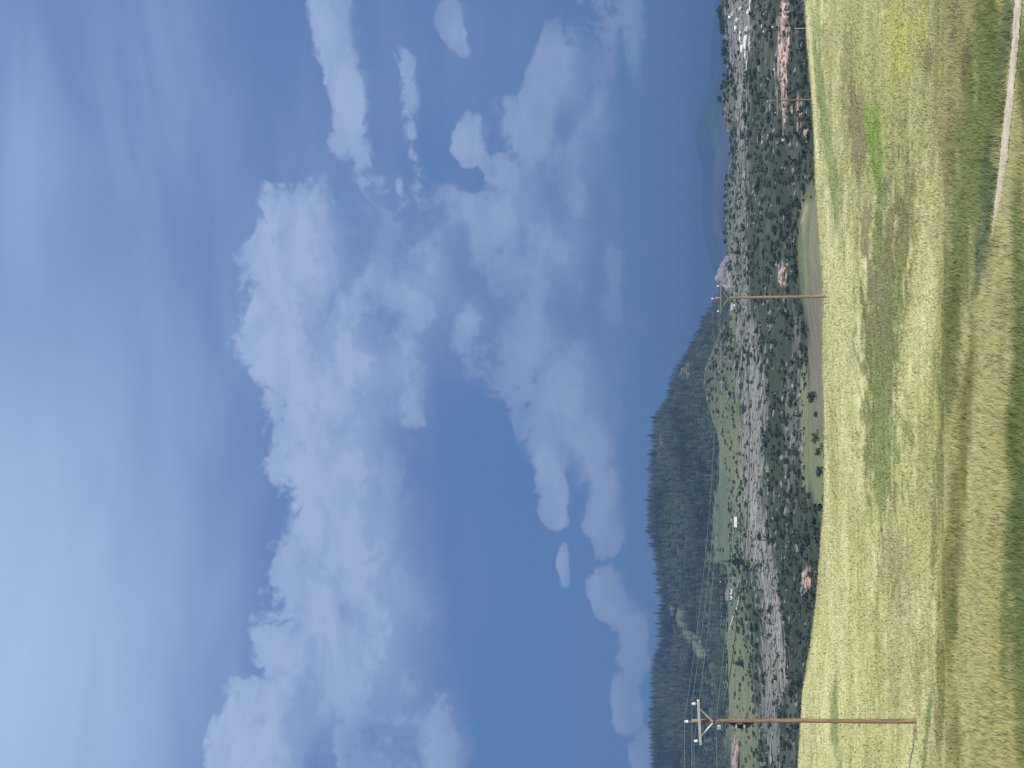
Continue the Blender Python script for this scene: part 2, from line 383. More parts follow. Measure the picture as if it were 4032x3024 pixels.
# ------------------------------------------------------------------ colour of the land (what grows or lies where)
STRAW = np.array((.55, .53, .235)); PALE = np.array((.66, .63, .32)); GREEN = np.array((.24, .295, .11)); OLIVE = np.array((.31, .32, .11))
BROWN = np.array((.265, .235, .125)); DARKG = np.array((.17, .235, .10)); TEAL = np.array((.15, .225, .13)); LIME = np.array((.245, .335, .085)); YEL = np.array((.52, .52, .13))
WEED = np.array((.19, .225, .08)); OLB = np.array((.29, .275, .10)); DULL = np.array((.36, .36, .15)); GRN2 = np.array((.25, .30, .105))
NEARP = [  # x, y, rx, ry, tilt(dx/dy), colour, strength, raggedness
 (1960,150,230,420,0,DULL,.55,.9),(1900,330,90,300,0,DULL,.5,.9),
 (1915,610,52,240,-.02,WEED,.85,1.3),(1905,820,48,230,.0,WEED,.8,1.2),(1895,700,22,120,0,BROWN,.38,1.6),(1930,480,20,110,0,BROWN,.35,1.6),(1900,960,34,130,.02,GRN2,.75,1.2),(1905,1060,16,70,.05,GRN2,.7,.6),
 (1895,330,27,105,-.02,LIME,.9,1.2),(1880,270,16,60,0,LIME,.8,.6),(1910,430,14,60,0,DARKG,.6,.7),
 (1850,270,18,110,.05,BROWN,.8,.8),(1870,500,18,100,.02,BROWN,.9,.8),(1925,540,14,140,-.02,BROWN,.5,.9),(1880,620,18,90,0,BROWN,.5,.9),(1960,470,16,170,-.05,BROWN,.45,.9),(1830,180,14,120,0,BROWN,.45,.9),
 (1790,330,13,300,.13,GREEN,.8,.5),(1768,60,6,120,.03,GREEN,.5,.5),(1812,430,16,80,.0,GREEN,.5,.7),
 (1938,60,20,90,.0,YEL,.35,1.2),(1955,110,18,60,0,YEL,.35,1.2),(1925,190,12,60,0,YEL,.35,.9),(1990,60,14,60,0,YEL,.3,.9),
 (2005,130,12,45,0,BROWN,.75,.8),(2085,150,12,90,0,BROWN,.9,.7),(2060,40,14,60,0,BROWN,.5,.8),(2055,300,14,120,-.03,BROWN,.35,.8),(2045,370,12,70,0,BROWN,.5,.8),
 (2013,540,34,200,-.06,PALE,.7,.5),(1985,760,40,170,-.08,PALE,.6,.6),(2060,800,12,160,-.06,PALE,.5,.6),
 (2130,160,36,230,-.05,GREEN,.9,.6),(2095,380,46,220,-.05,GREEN,.85,.7),(2070,590,34,190,-.08,GREEN,.8,.7),(2048,760,22,170,-.1,WEED,.75,.8),
 (2118,550,13,110,-.10,TEAL,.85,.5),(2168,80,12,140,-.06,TEAL,.7,.4),(2130,380,14,140,-.08,TEAL,.55,.6),
 (2085,930,16,200,-.06,OLB,.9,.7),(2062,1120,16,170,-.04,OLB,.65,.8),(2052,1300,24,190,-.03,OLB,.85,1.1),(2060,1330,8,60,0,GRN2,.7,.6),(2035,1500,12,140,-.02,OLB,.6,.9),(2075,1190,10,80,0,BROWN,.5,.8),
 (2030,1000,9,150,-.03,WEED,.55,.9),(2015,1140,7,130,0,WEED,.5,.9),(1990,1010,10,120,-.02,OLIVE,.45,.9),(1960,930,10,50,.5,GRN2,.5,.7),
 (2004,1560,6,120,-.10,GREEN,.9,.4),(1804,1560,10,110,.0,GREEN,.75,.6),(1815,1640,8,60,0,GREEN,.6,.7),(2062,1600,18,80,0,OLB,.7,.9),(1985,1440,14,90,0,OLB,.55,.9),
 (1940,1230,30,130,0,BROWN,.35,.9),(1930,1400,16,160,0,BROWN,.3,.9),(1900,1420,8,160,0,OLIVE,.4,.9),(1970,1300,10,200,0,OLIVE,.3,.9),(1860,1250,8,150,0,OLIVE,.35,.9),(1840,1100,8,140,0,OLIVE,.3,.9),
 (1800,900,6,200,0,OLIVE,.35,.9),(1835,760,10,90,0,GREEN,.3,.9),
 (1815,1500,6,150,0,PALE,.6,.4),(1800,1300,14,160,0,PALE,.6,.5),(1825,650,26,220,.0,PALE,.5,.6),(2110,1000,20,330,-.06,PALE,.5,.4),(2110,1400,26,300,0,PALE,.5,.5),
 (2205,1180,36,420,.0,GREEN,.95,1.5),(2208,1000,26,330,.0,DARKG,.7,1.4),(2198,1560,22,260,.0,WEED,.6,.9),(2214,1560,16,260,.0,GREEN,.8,.8),(2203,640,26,400,.02,GREEN,.9,.7),(2214,200,16,280,.1,GREEN,.9,.4),(1759,230,5,230,.06,PALE,.9,.25)]
def patches(px, py, X, Y, col, lst, nsc, seed=31):
    dx = px / DS; dy = py / DS
    n = fbm(X, Y, nsc, 5, seed, .6) - .5; n2 = fbm(X, Y, nsc * .28, 4, seed + 7, .6) - .5
    for k, (x, y, rx, ry, s, c_, st, rg) in enumerate(lst):
        u = (dy - y) / ry; v = (dx - x - s * (dy - y)) / rx
        q = 1 - np.sqrt(u * u + v * v)
        nn = n * (1 if k % 2 else -1) + n2
        w = sst(q + nn * rg * 1.9, -.10, .38) * st
        col = col + (np.asarray(c_) - col) * w[..., None]
    return col
FIELDB = np.array((.20, .185, .125)); FIELDG = np.array((.175, .20, .10)); MEAD = np.array((.125, .165, .085)); MEADP = np.array((.185, .205, .10)); SCR = np.array((.046, .060, .034))
ROCK = np.array((.245, .245, .205)); ROCKD = np.array((.125, .125, .10)); PINK = np.array((.56, .39, .31)); WHITE = np.array((.60, .57, .50)); FORF = np.array((.050, .072, .040))
MIDP = [
 (1690,950,70,1000,0,SCR,.9,.3),
 # meadows on the far side
 (1560,1100,55,260,0,MEAD,.95,.3),(1575,1330,50,260,.05,MEAD,.9,.4),(1590,1000,16,130,0,MEADP,.8,.4),(1590,1480,40,160,.05,MEADP,.8,.4),(1610,1560,32,160,.1,MEADP,.8,.3),
 (1560,930,40,110,.05,MEADP,.7,.3),(1550,800,40,70,0,ROCKD,.65,.8),(1575,850,30,90,0,MEAD,.6,.5),
 (1582,500,14,160,0,MEAD,.95,.3),(1572,330,10,80,0,MEAD,.9,.4),(1583,620,10,110,0,MEADP,.8,.5),(1578,230,12,70,0,MEADP,.6,.6),(1590,690,12,70,0,MEAD,.7,.5),
 # long limestone band
 (1622,900,22,190,0,ROCK,.85,1.2),(1630,1080,28,170,.05,ROCK,.92,1.0),(1655,1250,24,140,.16,ROCK,.92,1.1),(1672,1400,20,120,.1,ROCK,1,.8),(1660,1500,20,120,0,ROCK,.7,.9),(1675,1600,14,90,.1,ROCK,.6,1),
 (1606,600,16,240,.02,ROCK,.6,1.3),(1602,330,12,160,0,ROCK,.6,1.3),(1625,720,16,90,.15,ROCK,.85,.9),(1600,150,16,120,0,ROCK,.85,.9),(1595,50,30,90,0,ROCK,.9,.8),
 (1648,860,14,60,0,ROCK,.6,.9),(1688,1390,13,95,.12,np.array((.34,.29,.26)),.95,.5),(1587,1650,9,70,0,PINK*.8,.95,.3),
 # screes
 (1710,900,18,150,0,ROCK,.38,1.6),(1715,360,18,130,0,ROCKD,.5,1.5),(1720,740,10,50,0,ROCK,.35,1.5),
 (1710,1590,14,120,0,ROCKD,.5,1.4),(1650,300,20,300,0,ROCKD,.35,1.5),(1670,560,26,200,0,MEAD*.6,.45,1.3),(1660,60,25,100,0,ROCKD,.4,1.4),
 (1740,470,10,40,0,PINK,.8,.8),(1728,245,7,40,0,PINK,.7,.9),(1697,60,14,70,0,PINK,.9,.7),(1685,120,10,60,0,PINK,.8,.9),(1693,190,6,70,0,PINK,.8,.8),(1700,240,6,40,0,PINK,.7,.8),(1690,595,10,22,0,PINK,.9,.6),(1741,1250,10,28,0,PINK,.9,.7),
 # valley floor
 (1757,960,24,170,.12,MEADP,.9,.3),(1765,560,45,190,.02,FIELDG,.97,.12),(1770,760,28,240,.03,FIELDB,.97,.3),(1765,640,10,220,.02,FIELDB,.6,.8),(1740,930,14,160,.02,MEADP,.9,.25),(1770,1020,14,90,.0,MEADP,.85,.3)]
PX, PY = pix(XX, YY, ZZ)
col = np.empty(XX.shape + (3,))
n_a = fbm(XX, YY * 1.0, 6, 5, 41, .6); n_b = fbm(XX * .6, YY * 1.6, 1.6, 4, 47, .6)
pal = STRAW[None, None] + (PALE - STRAW) * sst(n_a, .45, .7)[..., None]
pal = pal + (OLIVE - pal) * (.45 * sst(n_b, .50, .8))[..., None]
near = patches(PX, PY, XX, YY, pal, NEARP, 3.2)
def far_colour(PX, PY, X, Y):
    base = SCR[None] + (MEAD * .45 - SCR)[None] * sst(fbm(X * .6, Y * 1.3, 9, 5, 51, .65), .42, .66)[..., None]
    c_ = patches(PX, PY, X * .45, Y * 1.3, base, MIDP, 9, 61)
    st = fbm(X * .09 + .02 * Y, Y * .9 + .25 * X * .3, 1.0, 4, 65, .6)
    lum = c_.mean(-1)
    k = 1 + (.8 + 1.5 * sst(lum, .12, .24) * (Y > 330)) * (st - .5)
    return c_ * np.clip(k, .45, 1.5)[..., None]
far = far_colour(PX, PY, XX, YY)
wfar = sst(YY, 150, 165)[..., None]
col = near * (1 - wfar) + far * wfar
beyond = sst(YY, 900, 1000)[..., None]; col = col * (1 - beyond) + np.array((.10, .13, .07)) * beyond
def near_colour(X, Y, Z):
    px, py = pix(X, Y, Z)
    na = fbm(X, Y, 6, 5, 41, .6); nb = fbm(X * .6, Y * 1.6, 1.6, 4, 47, .6)
    p = STRAW[None] + (PALE - STRAW)[None] * sst(na, .45, .7)[..., None]
    p = p + (OLIVE - p) * (.40 * sst(nb, .50, .8))[..., None]
    return patches(px, py, X, Y, p, NEARP, 3.2)

gm, t, b = bmat('ground_soil_and_turf')
ca = N(t, 'ShaderNodeVertexColor'); ca.layer_name = 'col'
geo = N(t, 'ShaderNodeNewGeometry')
f1 = noise(t, geo.outputs['Position'], .9, 8, .7, sc=(1, 1.4, 2))
f2 = noise(t, geo.outputs['Position'], 6, 4, .6)
cc = mixc(t, 1.0, ca.outputs[0], mixc(t, mrange(t, f1, .32, .68), (.82, .82, .82), (1.18, 1.17, 1.16)), 'MULTIPLY')
cc = mixc(t, 1.0, cc, mixc(t, f2, (.88, .88, .88), (1.12, 1.12, 1.12)), 'MULTIPLY')
link(t, cc, b.inputs['Base Color']); b.inputs['Roughness'].default_value = .95; b.inputs['Specular IOR Level'].default_value = .1
bp = N(t, 'ShaderNodeBump'); bp.inputs['Strength'].default_value = .6; bp.inputs['Distance'].default_value = .3
link(t, f1, bp.inputs['Height']); link(t, bp.outputs[0], b.inputs['Normal'])
nx, ny = XX.shape
idx = np.arange(nx * ny).reshape(nx, ny)
quads = np.stack([idx[:-1, :-1], idx[1:, :-1], idx[1:, 1:], idx[:-1, 1:]], -1).reshape(-1, 4)
ground = mesh_np('ground', np.stack([XX, YY, ZZ], -1).reshape(-1, 3), quads, gm, col=col.reshape(-1, 3), smooth=True)
tag(ground, 'grassy slope falling to a bushy, rocky valley side', kind='structure')

# ------------------------------------------------------------------ forested mountain
RIDGE = [(0,1600),(560,1595),(600,1566),(640,1547),(660,1533),(690,1514),(720,1503),(760,1478),(800,1453),(860,1438),(900,1413),(950,1404),(1050,1399),(1150,1399),(1200,1413),(1250,1416),
         (1300,1424),(1340,1420),(1400,1419),(1430,1405),(1500,1404),(1550,1400),(1600,1402),(1659,1405)]
RD = curve(RIDGE)
ma = np.linspace(-.46, .16, 320); my = np.concatenate([np.linspace(880, 1330, 150), np.linspace(1340, 1800, 30)])
MA, MY = np.meshgrid(ma, my, indexing='ij'); MX = MA * MY
Tr = np.where(MA < RD[0][0], RD[1][0], np.interp(MA, RD[0], RD[1]))
def mount_z(A, Y):
    Tr = np.interp(A, RD[0], RD[1]); X = A * Y
    zt = (-Tr) * 1330 - 7.5
    u = np.clip((Y - 930) / 400, 0, 1)
    prof = u * .62 + .38 * u * u * (3 - 2 * u)
    z0 = -16.0
    z = z0 + (zt - z0) * prof + (fbm(X, Y, 130, 4, 71) - .5) * 34 * np.sin(np.pi * u) * sst(zt, 0, 40)
    z = np.where(Y > 1330, zt - (Y - 1330) * .25, z)
    return z
MZ = mount_z(MA, MY)
OLV = np.array((.105, .12, .07)); 
MTP = [(1450,790,38,60,-.1,ROCK*.8,.9,1.0),(1466,780,14,50,-.2,ROCK,.9,.7),(1470,740,30,50,0,ROCKD,.5,1.1),(1424,960,8,60,0,ROCKD*1.1,.7,1),(1440,1300,22,40,0,OLV,.9,.8),(1430,1240,14,30,0,OLV,.8,.9),(1470,1330,24,40,.3,OLV,.9,.8),
       (1490,1370,14,60,.6,MEAD,.9,.7),(1510,1395,16,34,.5,np.array((.17,.18,.12)),.8,1.0),(1470,1420,12,26,0,OLV,.7,.9),(1500,1300,22,60,0,MEAD*.8,.6,1.1),(1530,1250,24,90,0,MEAD*.8,.6,1.1),
       (1440,1130,12,40,0,OLV,.5,1.1),(1465,1210,10,30,0,OLV,.5,1.1),(1540,1420,20,90,0,MEAD*.8,.7,1.0),(1545,1560,25,90,0,MEAD,.6,1.0),(1530,1600,12,60,0,OLV,.6,1.1),(1550,1150,14,100,0,MEAD,.8,.8),
       (1410,1545,8,24,0,OLV,.6,1),(1480,1560,14,100,0,FORF,.5,1),(1530,700,30,60,0,MEAD*.7,.5,1.0),(1545,660,20,40,0,MEAD*.8,.5,1.0)]
def mount_col(X, Y, Z):
    px, py = pix(X, Y, Z)
    base = FORF[None] + 0 * np.asarray(X)[..., None] * FORF
    return patches(px, py, X, Y * 1.0, base, MTP, 30, 81)
MC = mount_col(MX, MY, MZ)
i2 = np.arange(MA.size).reshape(MA.shape)
q2 = np.stack([i2[:-1, :-1], i2[1:, :-1], i2[1:, 1:], i2[:-1, 1:]], -1).reshape(-1, 4)
mtn = mesh_np('forested_mountain', np.stack([MX, MY, MZ], -1).reshape(-1, 3), q2, gm, col=MC.reshape(-1, 3), smooth=True)
tag(mtn, 'steep mountain flank under dark conifers with small clearings', kind='structure')

# ------------------------------------------------------------------ far blue ridges
def far_ridge(name, pts, Yr, seed, colr, label):
    A0, T0 = curve(pts)
    a = np.linspace(-.5, .5, 500); v = np.linspace(0, 1, 60)
    Aa, Vv = np.meshgrid(a, v, indexing='ij')
    Y = Yr - 1500 + Vv * 2400; X = Aa * Yr
    zt = -np.interp(Aa, A0, T0) * Yr + (fbm(Aa * 60, Aa * 0, 1, 4, seed + 9, .55) - .5) * .006 * Yr
    pr = np.where(Vv < .625, sst(Vv, 0, .66), 1 - sst(Vv, .6, 1.0))
    rg = np.abs(fbm(X, Y, 420, 5, seed) - .5) * 2
    Z = -120 + (zt + 120) * np.clip(pr, 0, 1) * (1 - .55 * rg * (1 - sst(Vv, .35, .62)))
    ii = np.arange(Aa.size).reshape(Aa.shape)
    qq = np.stack([ii[:-1, :-1], ii[1:, :-1], ii[1:, 1:], ii[:-1, 1:]], -1).reshape(-1, 4)
    n = fbm(X, Y, 260, 5, seed + 3)[..., None]
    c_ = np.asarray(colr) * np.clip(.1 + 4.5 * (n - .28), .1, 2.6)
    o = mesh_np(name, np.stack([X, Y, Z], -1).reshape(-1, 3), qq, gm, col=c_.reshape(-1, 3), smooth=True)
    tag(o, label, kind='structure')
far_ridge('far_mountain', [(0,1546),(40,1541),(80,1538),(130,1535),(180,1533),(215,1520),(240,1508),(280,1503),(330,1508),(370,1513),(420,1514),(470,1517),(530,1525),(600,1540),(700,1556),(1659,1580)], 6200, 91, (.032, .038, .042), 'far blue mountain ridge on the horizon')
far_ridge('low_far_hill', [(0,1562),(60,1560),(120,1556),(190,1548),(230,1532),(270,1520),(300,1527),(340,1540),(420,1536),(480,1540),(560,1552),(640,1562),(1659,1590)], 4300, 95, (.055, .06, .05), 'lower far hill in front of the blue ridge')

# ------------------------------------------------------------------ haze
hz = bpy.data.materials.new('haze_air'); hz.use_nodes = True; ht = hz.node_tree; ht.nodes.clear()
pv = N(ht, 'ShaderNodeVolumePrincipled'); pv.inputs['Color'].default_value = (.20, .36, .60, 1); pv.inputs['Density'].default_value = .00034; pv.inputs['Anisotropy'].default_value = .1
hout = N(ht, 'ShaderNodeOutputMaterial'); link(ht, pv.outputs[0], hout.inputs[1])
hb = MB(); hb.box((0, 3950, 0), (11500, 8900, 1)); 
haze = hb.build('haze', hz)
for v in haze.data.vertices: v.co.z = 135 if v.co.z > 0 else -134
tag(haze, kind='stuff')

# ------------------------------------------------------------------ path
def leaf_mat(name, attr=True, colr=(.1, .15, .05), trans=.3, upn=0):
    mt = bpy.data.materials.new(name); mt.use_nodes = True; t = mt.node_tree; t.nodes.clear()
    if attr:
        ca = N(t, 'ShaderNodeVertexColor'); ca.layer_name = 'col'; c0 = ca.outputs[0]
    else:
        oi = N(t, 'ShaderNodeObjectInfo'); ge = N(t, 'ShaderNodeNewGeometry')
        nn = noise(t, ge.outputs['Position'], .9, 3, .6)
        rnd = math_n(t, 'ADD', math_n(t, 'MULTIPLY', oi.outputs['Random'], .5), math_n(t, 'MULTIPLY', nn, .5))
        c0 = mixc(t, rnd, tuple(x * .5 for x in colr), tuple(x * 1.7 for x in colr))
    d = N(t, 'ShaderNodeBsdfDiffuse'); tr = N(t, 'ShaderNodeBsdfTranslucent'); mx = N(t, 'ShaderNodeMixShader'); mx.inputs[0].default_value = trans
    if upn:
        gn = N(t, 'ShaderNodeNewGeometry'); vm = N(t, 'ShaderNodeVectorMath', operation='MULTIPLY_ADD'); link(t, gn.outputs['Normal'], vm.inputs[0]); vm.inputs[1].default_value = (1 - upn,) * 3; vm.inputs[2].default_value = (0, 0, upn)
        vn = N(t, 'ShaderNodeVectorMath', operation='NORMALIZE'); link(t, vm.outputs[0], vn.inputs[0]); link(t, vn.outputs[0], d.inputs['Normal'])
    link(t, c0, d.inputs[0]); link(t, c0, tr.inputs[0]); link(t, d.outputs[0], mx.inputs[1]); link(t, tr.outputs[0], mx.inputs[2])
    o = N(t, 'ShaderNodeOutputMaterial'); link(t, mx.outputs[0], o.inputs[0]); return mt
M = dict(
 path=simple('path_dust', (.55, .47, .35), .95, .22, 5, bump=.3),
 wood=None, grass=leaf_mat('grass_blade', True, trans=.25, upn=.85), leaf=leaf_mat('shrub_leaf', False, (.062, .084, .050), .15), needle=leaf_mat('pine_needle', False, (.036, .056, .036), .1),
 forest=leaf_mat('forest_needle', True, trans=.1), bark=simple('bark', (.10, .075, .055), .9, .3, 4),
 steel=simple('galvanised_steel', (.42, .43, .44), .5, .15, 20, .4), porc=simple('porcelain', (.80, .82, .84), .25, .05, 6), arm=simple('weathered_crossarm', (.74, .70, .62), .8, .15, 10),
 greyarm=simple('grey_crossarm', (.33, .30, .26), .8, .15, 10), black=simple('black_cable', (.012, .012, .013), .5, .1, 5), wire=simple('aluminium_wire', (.24, .27, .30), .6, .1, 5), box=simple('pale_green_box', (.55, .68, .62), .6, .08, 6), tagm=simple('white_tag', (.75, .72, .70), .6, .05, 6))
def pole_mat(name, lo, hi):
    mt, t, b = bmat(name)
    tcn = N(t, 'ShaderNodeTexCoord')
    nf = noise(t, tcn.outputs['Object'], 5, 6, .65, .3, sc=(3, 3, .25))
    kn = noise(t, tcn.outputs['Object'], 1.2, 3, .6, 0, sc=(1, 1, .8))
    c1 = mixc(t, mrange(t, nf, .3, .7), lo, hi)
    c1 = mixc(t, mrange(t, kn, .6, .72, 0, .6), c1, tuple(x * .45 for x in lo))
    link(t, c1, b.inputs['Base Color']); b.inputs['Roughness'].default_value = .85
    bp = N(t, 'ShaderNodeBump'); bp.inputs['Strength'].default_value = .5; bp.inputs['Distance'].default_value = .02; link(t, nf, bp.inputs['Height']); link(t, bp.outputs[0], b.inputs['Normal'])
    return mt
M['wood'] = pole_mat('orange_brown_pole_wood', (.16, .10, .065), (.37, .24, .155))
M['wood2'] = pole_mat('weathered_pole_wood', (.19, .12, .08), (.38, .27, .19))

# path ribbon laid on the land; its two edges were read off the photo
UP_E = [(-60,2200),(0,2195),(100,2189),(200,2179),(274,2170),(350,2163),(440,2152),(520,2144)]
LO_E = [(-60,2218),(0,2211),(100,2203),(200,2194),(274,2186),(350,2178),(440,2164),(520,2146)]
def edge_xy(e, y):
    ys = [p[0] for p in e]; xs = [p[1] for p in e]
    return float(np.interp(y, ys, xs))
pv_, pf_ = [], []
ys_ = np.linspace(-800, 520, 210); pathpoly = []
for k, y in enumerate(ys_):
    xa, xb = edge_xy(UP_E, y), edge_xy(LO_E, y)
    if y < -60: xa += (-60 - y) * .03; xb += (-60 - y) * .035
    A_, B_ = hit(xa, y), hit(xb, y)
    jt = .03 * math.sin(k * 1.7) + .03 * math.sin(k * .61 + 1)
    for q in range(7):
        w = q / 6; p = A_.lerp(B_, w)
        if q in (0, 6): p.y += jt
        pv_.append((p.x, p.y, float(zat(p.x, p.y)) + .012 + .012 * math.sin(w * math.pi)))
    pathpoly.append((A_.x, A_.y, B_.x, B_.y))
pv_ = np.array(pv_); nk = len(ys_)
ip = np.arange(nk * 7).reshape(nk, 7)
pth = mesh_np('dirt_path', pv_, np.stack([ip[:-1, :-1], ip[1:, :-1], ip[1:, 1:], ip[:-1, 1:]], -1).reshape(-1, 4), M['path'], smooth=True)
tag(pth, 'narrow pale dirt path', kind='structure')
PPX = np.array([p[0] for p in pathpoly]); PPA = np.array([p[1] for p in pathpoly]); PPB = np.array([p[3] for p in pathpoly])
oo = np.argsort(PPX); PPX, PPA, PPB = PPX[oo], PPA[oo], PPB[oo]

# ------------------------------------------------------------------ grass blades: screen-even density, bigger with distance
def grass(n, y0, y1, seed, hscale=1.0):
    g = np.random.default_rng(seed)
    # 1/Y^2-like density
    u = g.random(n); Y = 1 / (1 / y0 + u * (1 / y1 - 1 / y0))
    X = (g.random(n) * 2 - 1) * (.36 * (Y + 2) + (3 if y0 < 20 else 2))
    inside = (X > PPX[0]) & (Y < np.interp(X, PPX, PPA) - .0) & (Y > np.interp(X, PPX, PPB) + .0)
    front = (X > PPX[0]) & (Y <= np.interp(X, PPX, PPB)) & (Y > np.interp(X, PPX, PPB) - .7)
    back = (X > PPX[0]) & (Y >= np.interp(X, PPX, PPA)) & (Y < np.interp(X, PPX, PPA) + .25)
    keep = ~inside & ~((g.random(n) < .5) & back)
    X, Y, front = X[keep], Y[keep], front[keep]; n = len(X)
    Z = zat(X, Y)
    cl = fbm(X, Y, .5, 3, 101); cl2 = fbm(X, Y, 2.5, 3, 105)
    h = (.14 + .12 * cl * cl2 * 2) * (.6 + .7 * g.random(n)) * (1 + Y / 120) * hscale
    h = h * (.50 + .50 * sst(Y, 22, 45))
    for (qx, qy) in ((-15.9, 60), (7.4, 108)): h = h * (1 + 1.3 * np.exp(-((X - qx) ** 2 + (Y - qy) ** 2) / .35))
    h = np.where(front, h * .3, h)
    c_ = near_colour(X, Y, Z + .55 * h)
    rim = (X > PPX[0]) & (Y >= np.interp(X, PPX, PPA) - .02) & (Y < np.interp(X, PPX, PPA) + .22)
    c_ = np.where(rim[:, None], np.array((.10, .075, .05)), c_) * 1.06
    h = np.where(rim, h * .5, h)
    w = np.maximum(.0019, .00020 * Y) * (.7 + .7 * g.random(n))
    az = g.random(n) * 2 * np.pi; ln = (.15 + .5 * g.random(n)) * h
    wind = 0.12 * h
    dx, dy = np.cos(az), np.sin(az)
    # blades turned loosely towards any side
    az2 = g.random(n) * 2 * np.pi; wx, wy = np.cos(az2) * w, np.sin(az2) * w * .5
    B = np.stack([X, Y, Z - .02], 1); Wv = np.stack([wx, wy, 0 * wx], 1)
    m1 = B + np.stack([dx * ln * .3, dy * ln * .3, h * .55], 1)
    tp = B + np.stack([dx * ln + wind, dy * ln, h], 1)
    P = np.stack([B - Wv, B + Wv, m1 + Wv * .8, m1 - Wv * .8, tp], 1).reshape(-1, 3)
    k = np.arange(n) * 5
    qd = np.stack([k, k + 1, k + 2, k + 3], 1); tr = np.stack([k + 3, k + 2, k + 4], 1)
    rv = (.91 + .18 * g.random(n))[:, None]
    dry = (g.random(n) < .15)[:, None]
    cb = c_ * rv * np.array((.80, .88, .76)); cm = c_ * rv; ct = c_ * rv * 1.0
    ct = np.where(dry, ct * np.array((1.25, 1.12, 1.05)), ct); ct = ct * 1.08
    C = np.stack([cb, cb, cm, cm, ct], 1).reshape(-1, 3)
    return P, qd, tr, np.clip(C, 0, .85)
parts = [grass(500000, 11, 34, 1), grass(560000, 30, 165, 2, .34)]
offs = 0; PP, QD, TR, CC = [], [], [], []
for (P, qd, tr, C) in parts:
    PP.append(P); QD.append(qd + offs); TR.append(tr + offs); CC.append(C); offs += len(P)
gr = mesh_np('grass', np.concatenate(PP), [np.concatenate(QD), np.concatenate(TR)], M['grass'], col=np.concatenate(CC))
tag(gr, 'short pale and green meadow grass on the near slope', 'grass', kind='stuff')

# yellow wildflowers and a few taller white-headed stalks
def flowers():
    g = np.random.default_rng(5); V_, F_, C_ = [], [], []
    spots = [(1935,70,22,70,60),(1960,150,22,60,40),(1925,250,14,80,16),(1990,70,30,70,22),(2030,420,20,60,20),(1845,1475,7,10,10),(1790,210,4,10,4),(1880,110,30,80,18),(1940,640,60,200,14)]
    for (x, y, rx, ry, n) in spots:
        for _ in range(n):
            p = hit(x + g.normal() * rx * .5, y + g.normal() * ry * .5)
            if p is None: continue
            r = .022 + .02 * g.random(); h = .22 + .15 * g.random(); b0 = len(V_)
            for k in range(6):
                an = k * math.pi / 3; V_.append((p.x + r * math.cos(an), p.y + r * math.sin(an) * .8, p.z + h + r * .7 * math.sin(an)))
            F_.append([b0 + k for k in range(6)])
            C_ += [(.75, .68, .10)] * 6
    return np.array(V_), np.array(F_), np.array(C_)
fv, ff, fc = flowers()
fl = mesh_np('wildflowers', fv, ff, M['grass'], col=fc)
tag(fl, 'tiny yellow wildflowers scattered in the near grass', 'wildflowers', kind='stuff')

# ------------------------------------------------------------------ vegetation models
def leaf_cloud(g, centers, n, size, squash=1.0, seed=0):
    """many small leaf faces filling a set of lobes (cx,cy,cz,r)"""
    V_ = []; ce = np.array(centers); wt = ce[:, 3] ** 2; pick = g.choice(len(ce), n, p=wt / wt.sum())
    d = g.normal(size=(n, 3)); d /= np.linalg.norm(d, axis=1)[:, None]
    rr = ce[pick, 3] * (.55 + .5 * g.random(n))
    P = ce[pick, :3] + d * rr[:, None] * np.array((1, 1, squash))
    P[:, 2] = np.maximum(P[:, 2], .04)
    t1 = g.normal(size=(n, 3)); t1 /= np.linalg.norm(t1, axis=1)[:, None]
    t2 = np.cross(t1, d + .6 * g.normal(size=(n, 3))); t2 /= np.linalg.norm(t2, axis=1)[:, None] + 1e-6
    s = size * (.6 + .8 * g.random(n))[:, None]
    Vv = np.stack([P - t1 * s, P + t2 * s * .8, P + t1 * s, P - t2 * s * .8], 1).reshape(-1, 3)
    k = np.arange(n) * 4
    return Vv, np.stack([k, k + 1, k + 2, k + 3], 1)
def shrub_variant(i):
    g = np.random.default_rng(200 + i)
    nl = 5 + i % 3; c_ = [(0, 0, .42, .42)]
    for k in range(nl):
        an = k * 2 * math.pi / nl + g.random(); r = .35 + .25 * g.random()
        c_.append((math.cos(an) * r, math.sin(an) * r, .28 + .4 * g.random(), .24 + .18 * g.random()))
    fol = leaf_cloud(g, c_, 420, .075, .9)
    return fol
def trunk_mb(h, r, g, n=4):
    mb = MB()
    mb.bar((0, 0, -.15), (0, 0, h * .45), r, r * .6, 6)
    for k in range(n):
        an = k * 2 * math.pi / n + .5; mb.bar((0, 0, h * .2), (math.cos(an) * h * .3, math.sin(an) * h * .3, h * .55), r * .5, r * .2, 5)
    return mb
class Proto: pass
SHR = []
for i in range(5):
    p = Proto(); v_, f_ = shrub_variant(i)
    o = mesh_np('foliage', v_, f_, M['leaf'], link_it=False); p.fol = o.data
    s = trunk_mb(.8, .05, None).build('stem', M['bark']); p.stem = s.data; bpy.data.objects.remove(s)
    SHR.append(p)
def mkobj(name, data, parent=None):
    o = bpy.data.objects.new(name, data); COL.objects.link(o)
    if parent: o.parent = parent
    return o
def shrub(i, loc, w, h, rz, label, cat='shrub', group=None, name='shrub', parts=True):
    p = SHR[i % len(SHR)]
    if parts:
        o = empty(name, loc); o.scale = (w, w, h); o.rotation_euler = (0, 0, rz)
        mkobj('foliage', p.fol, o); mkobj('stem', p.stem, o)
    else:
        o = mkobj(name, p.fol); o.location = loc; o.scale = (w, w, h); o.rotation_euler = (0, 0, rz)
    tag(o, label, cat, group); return o
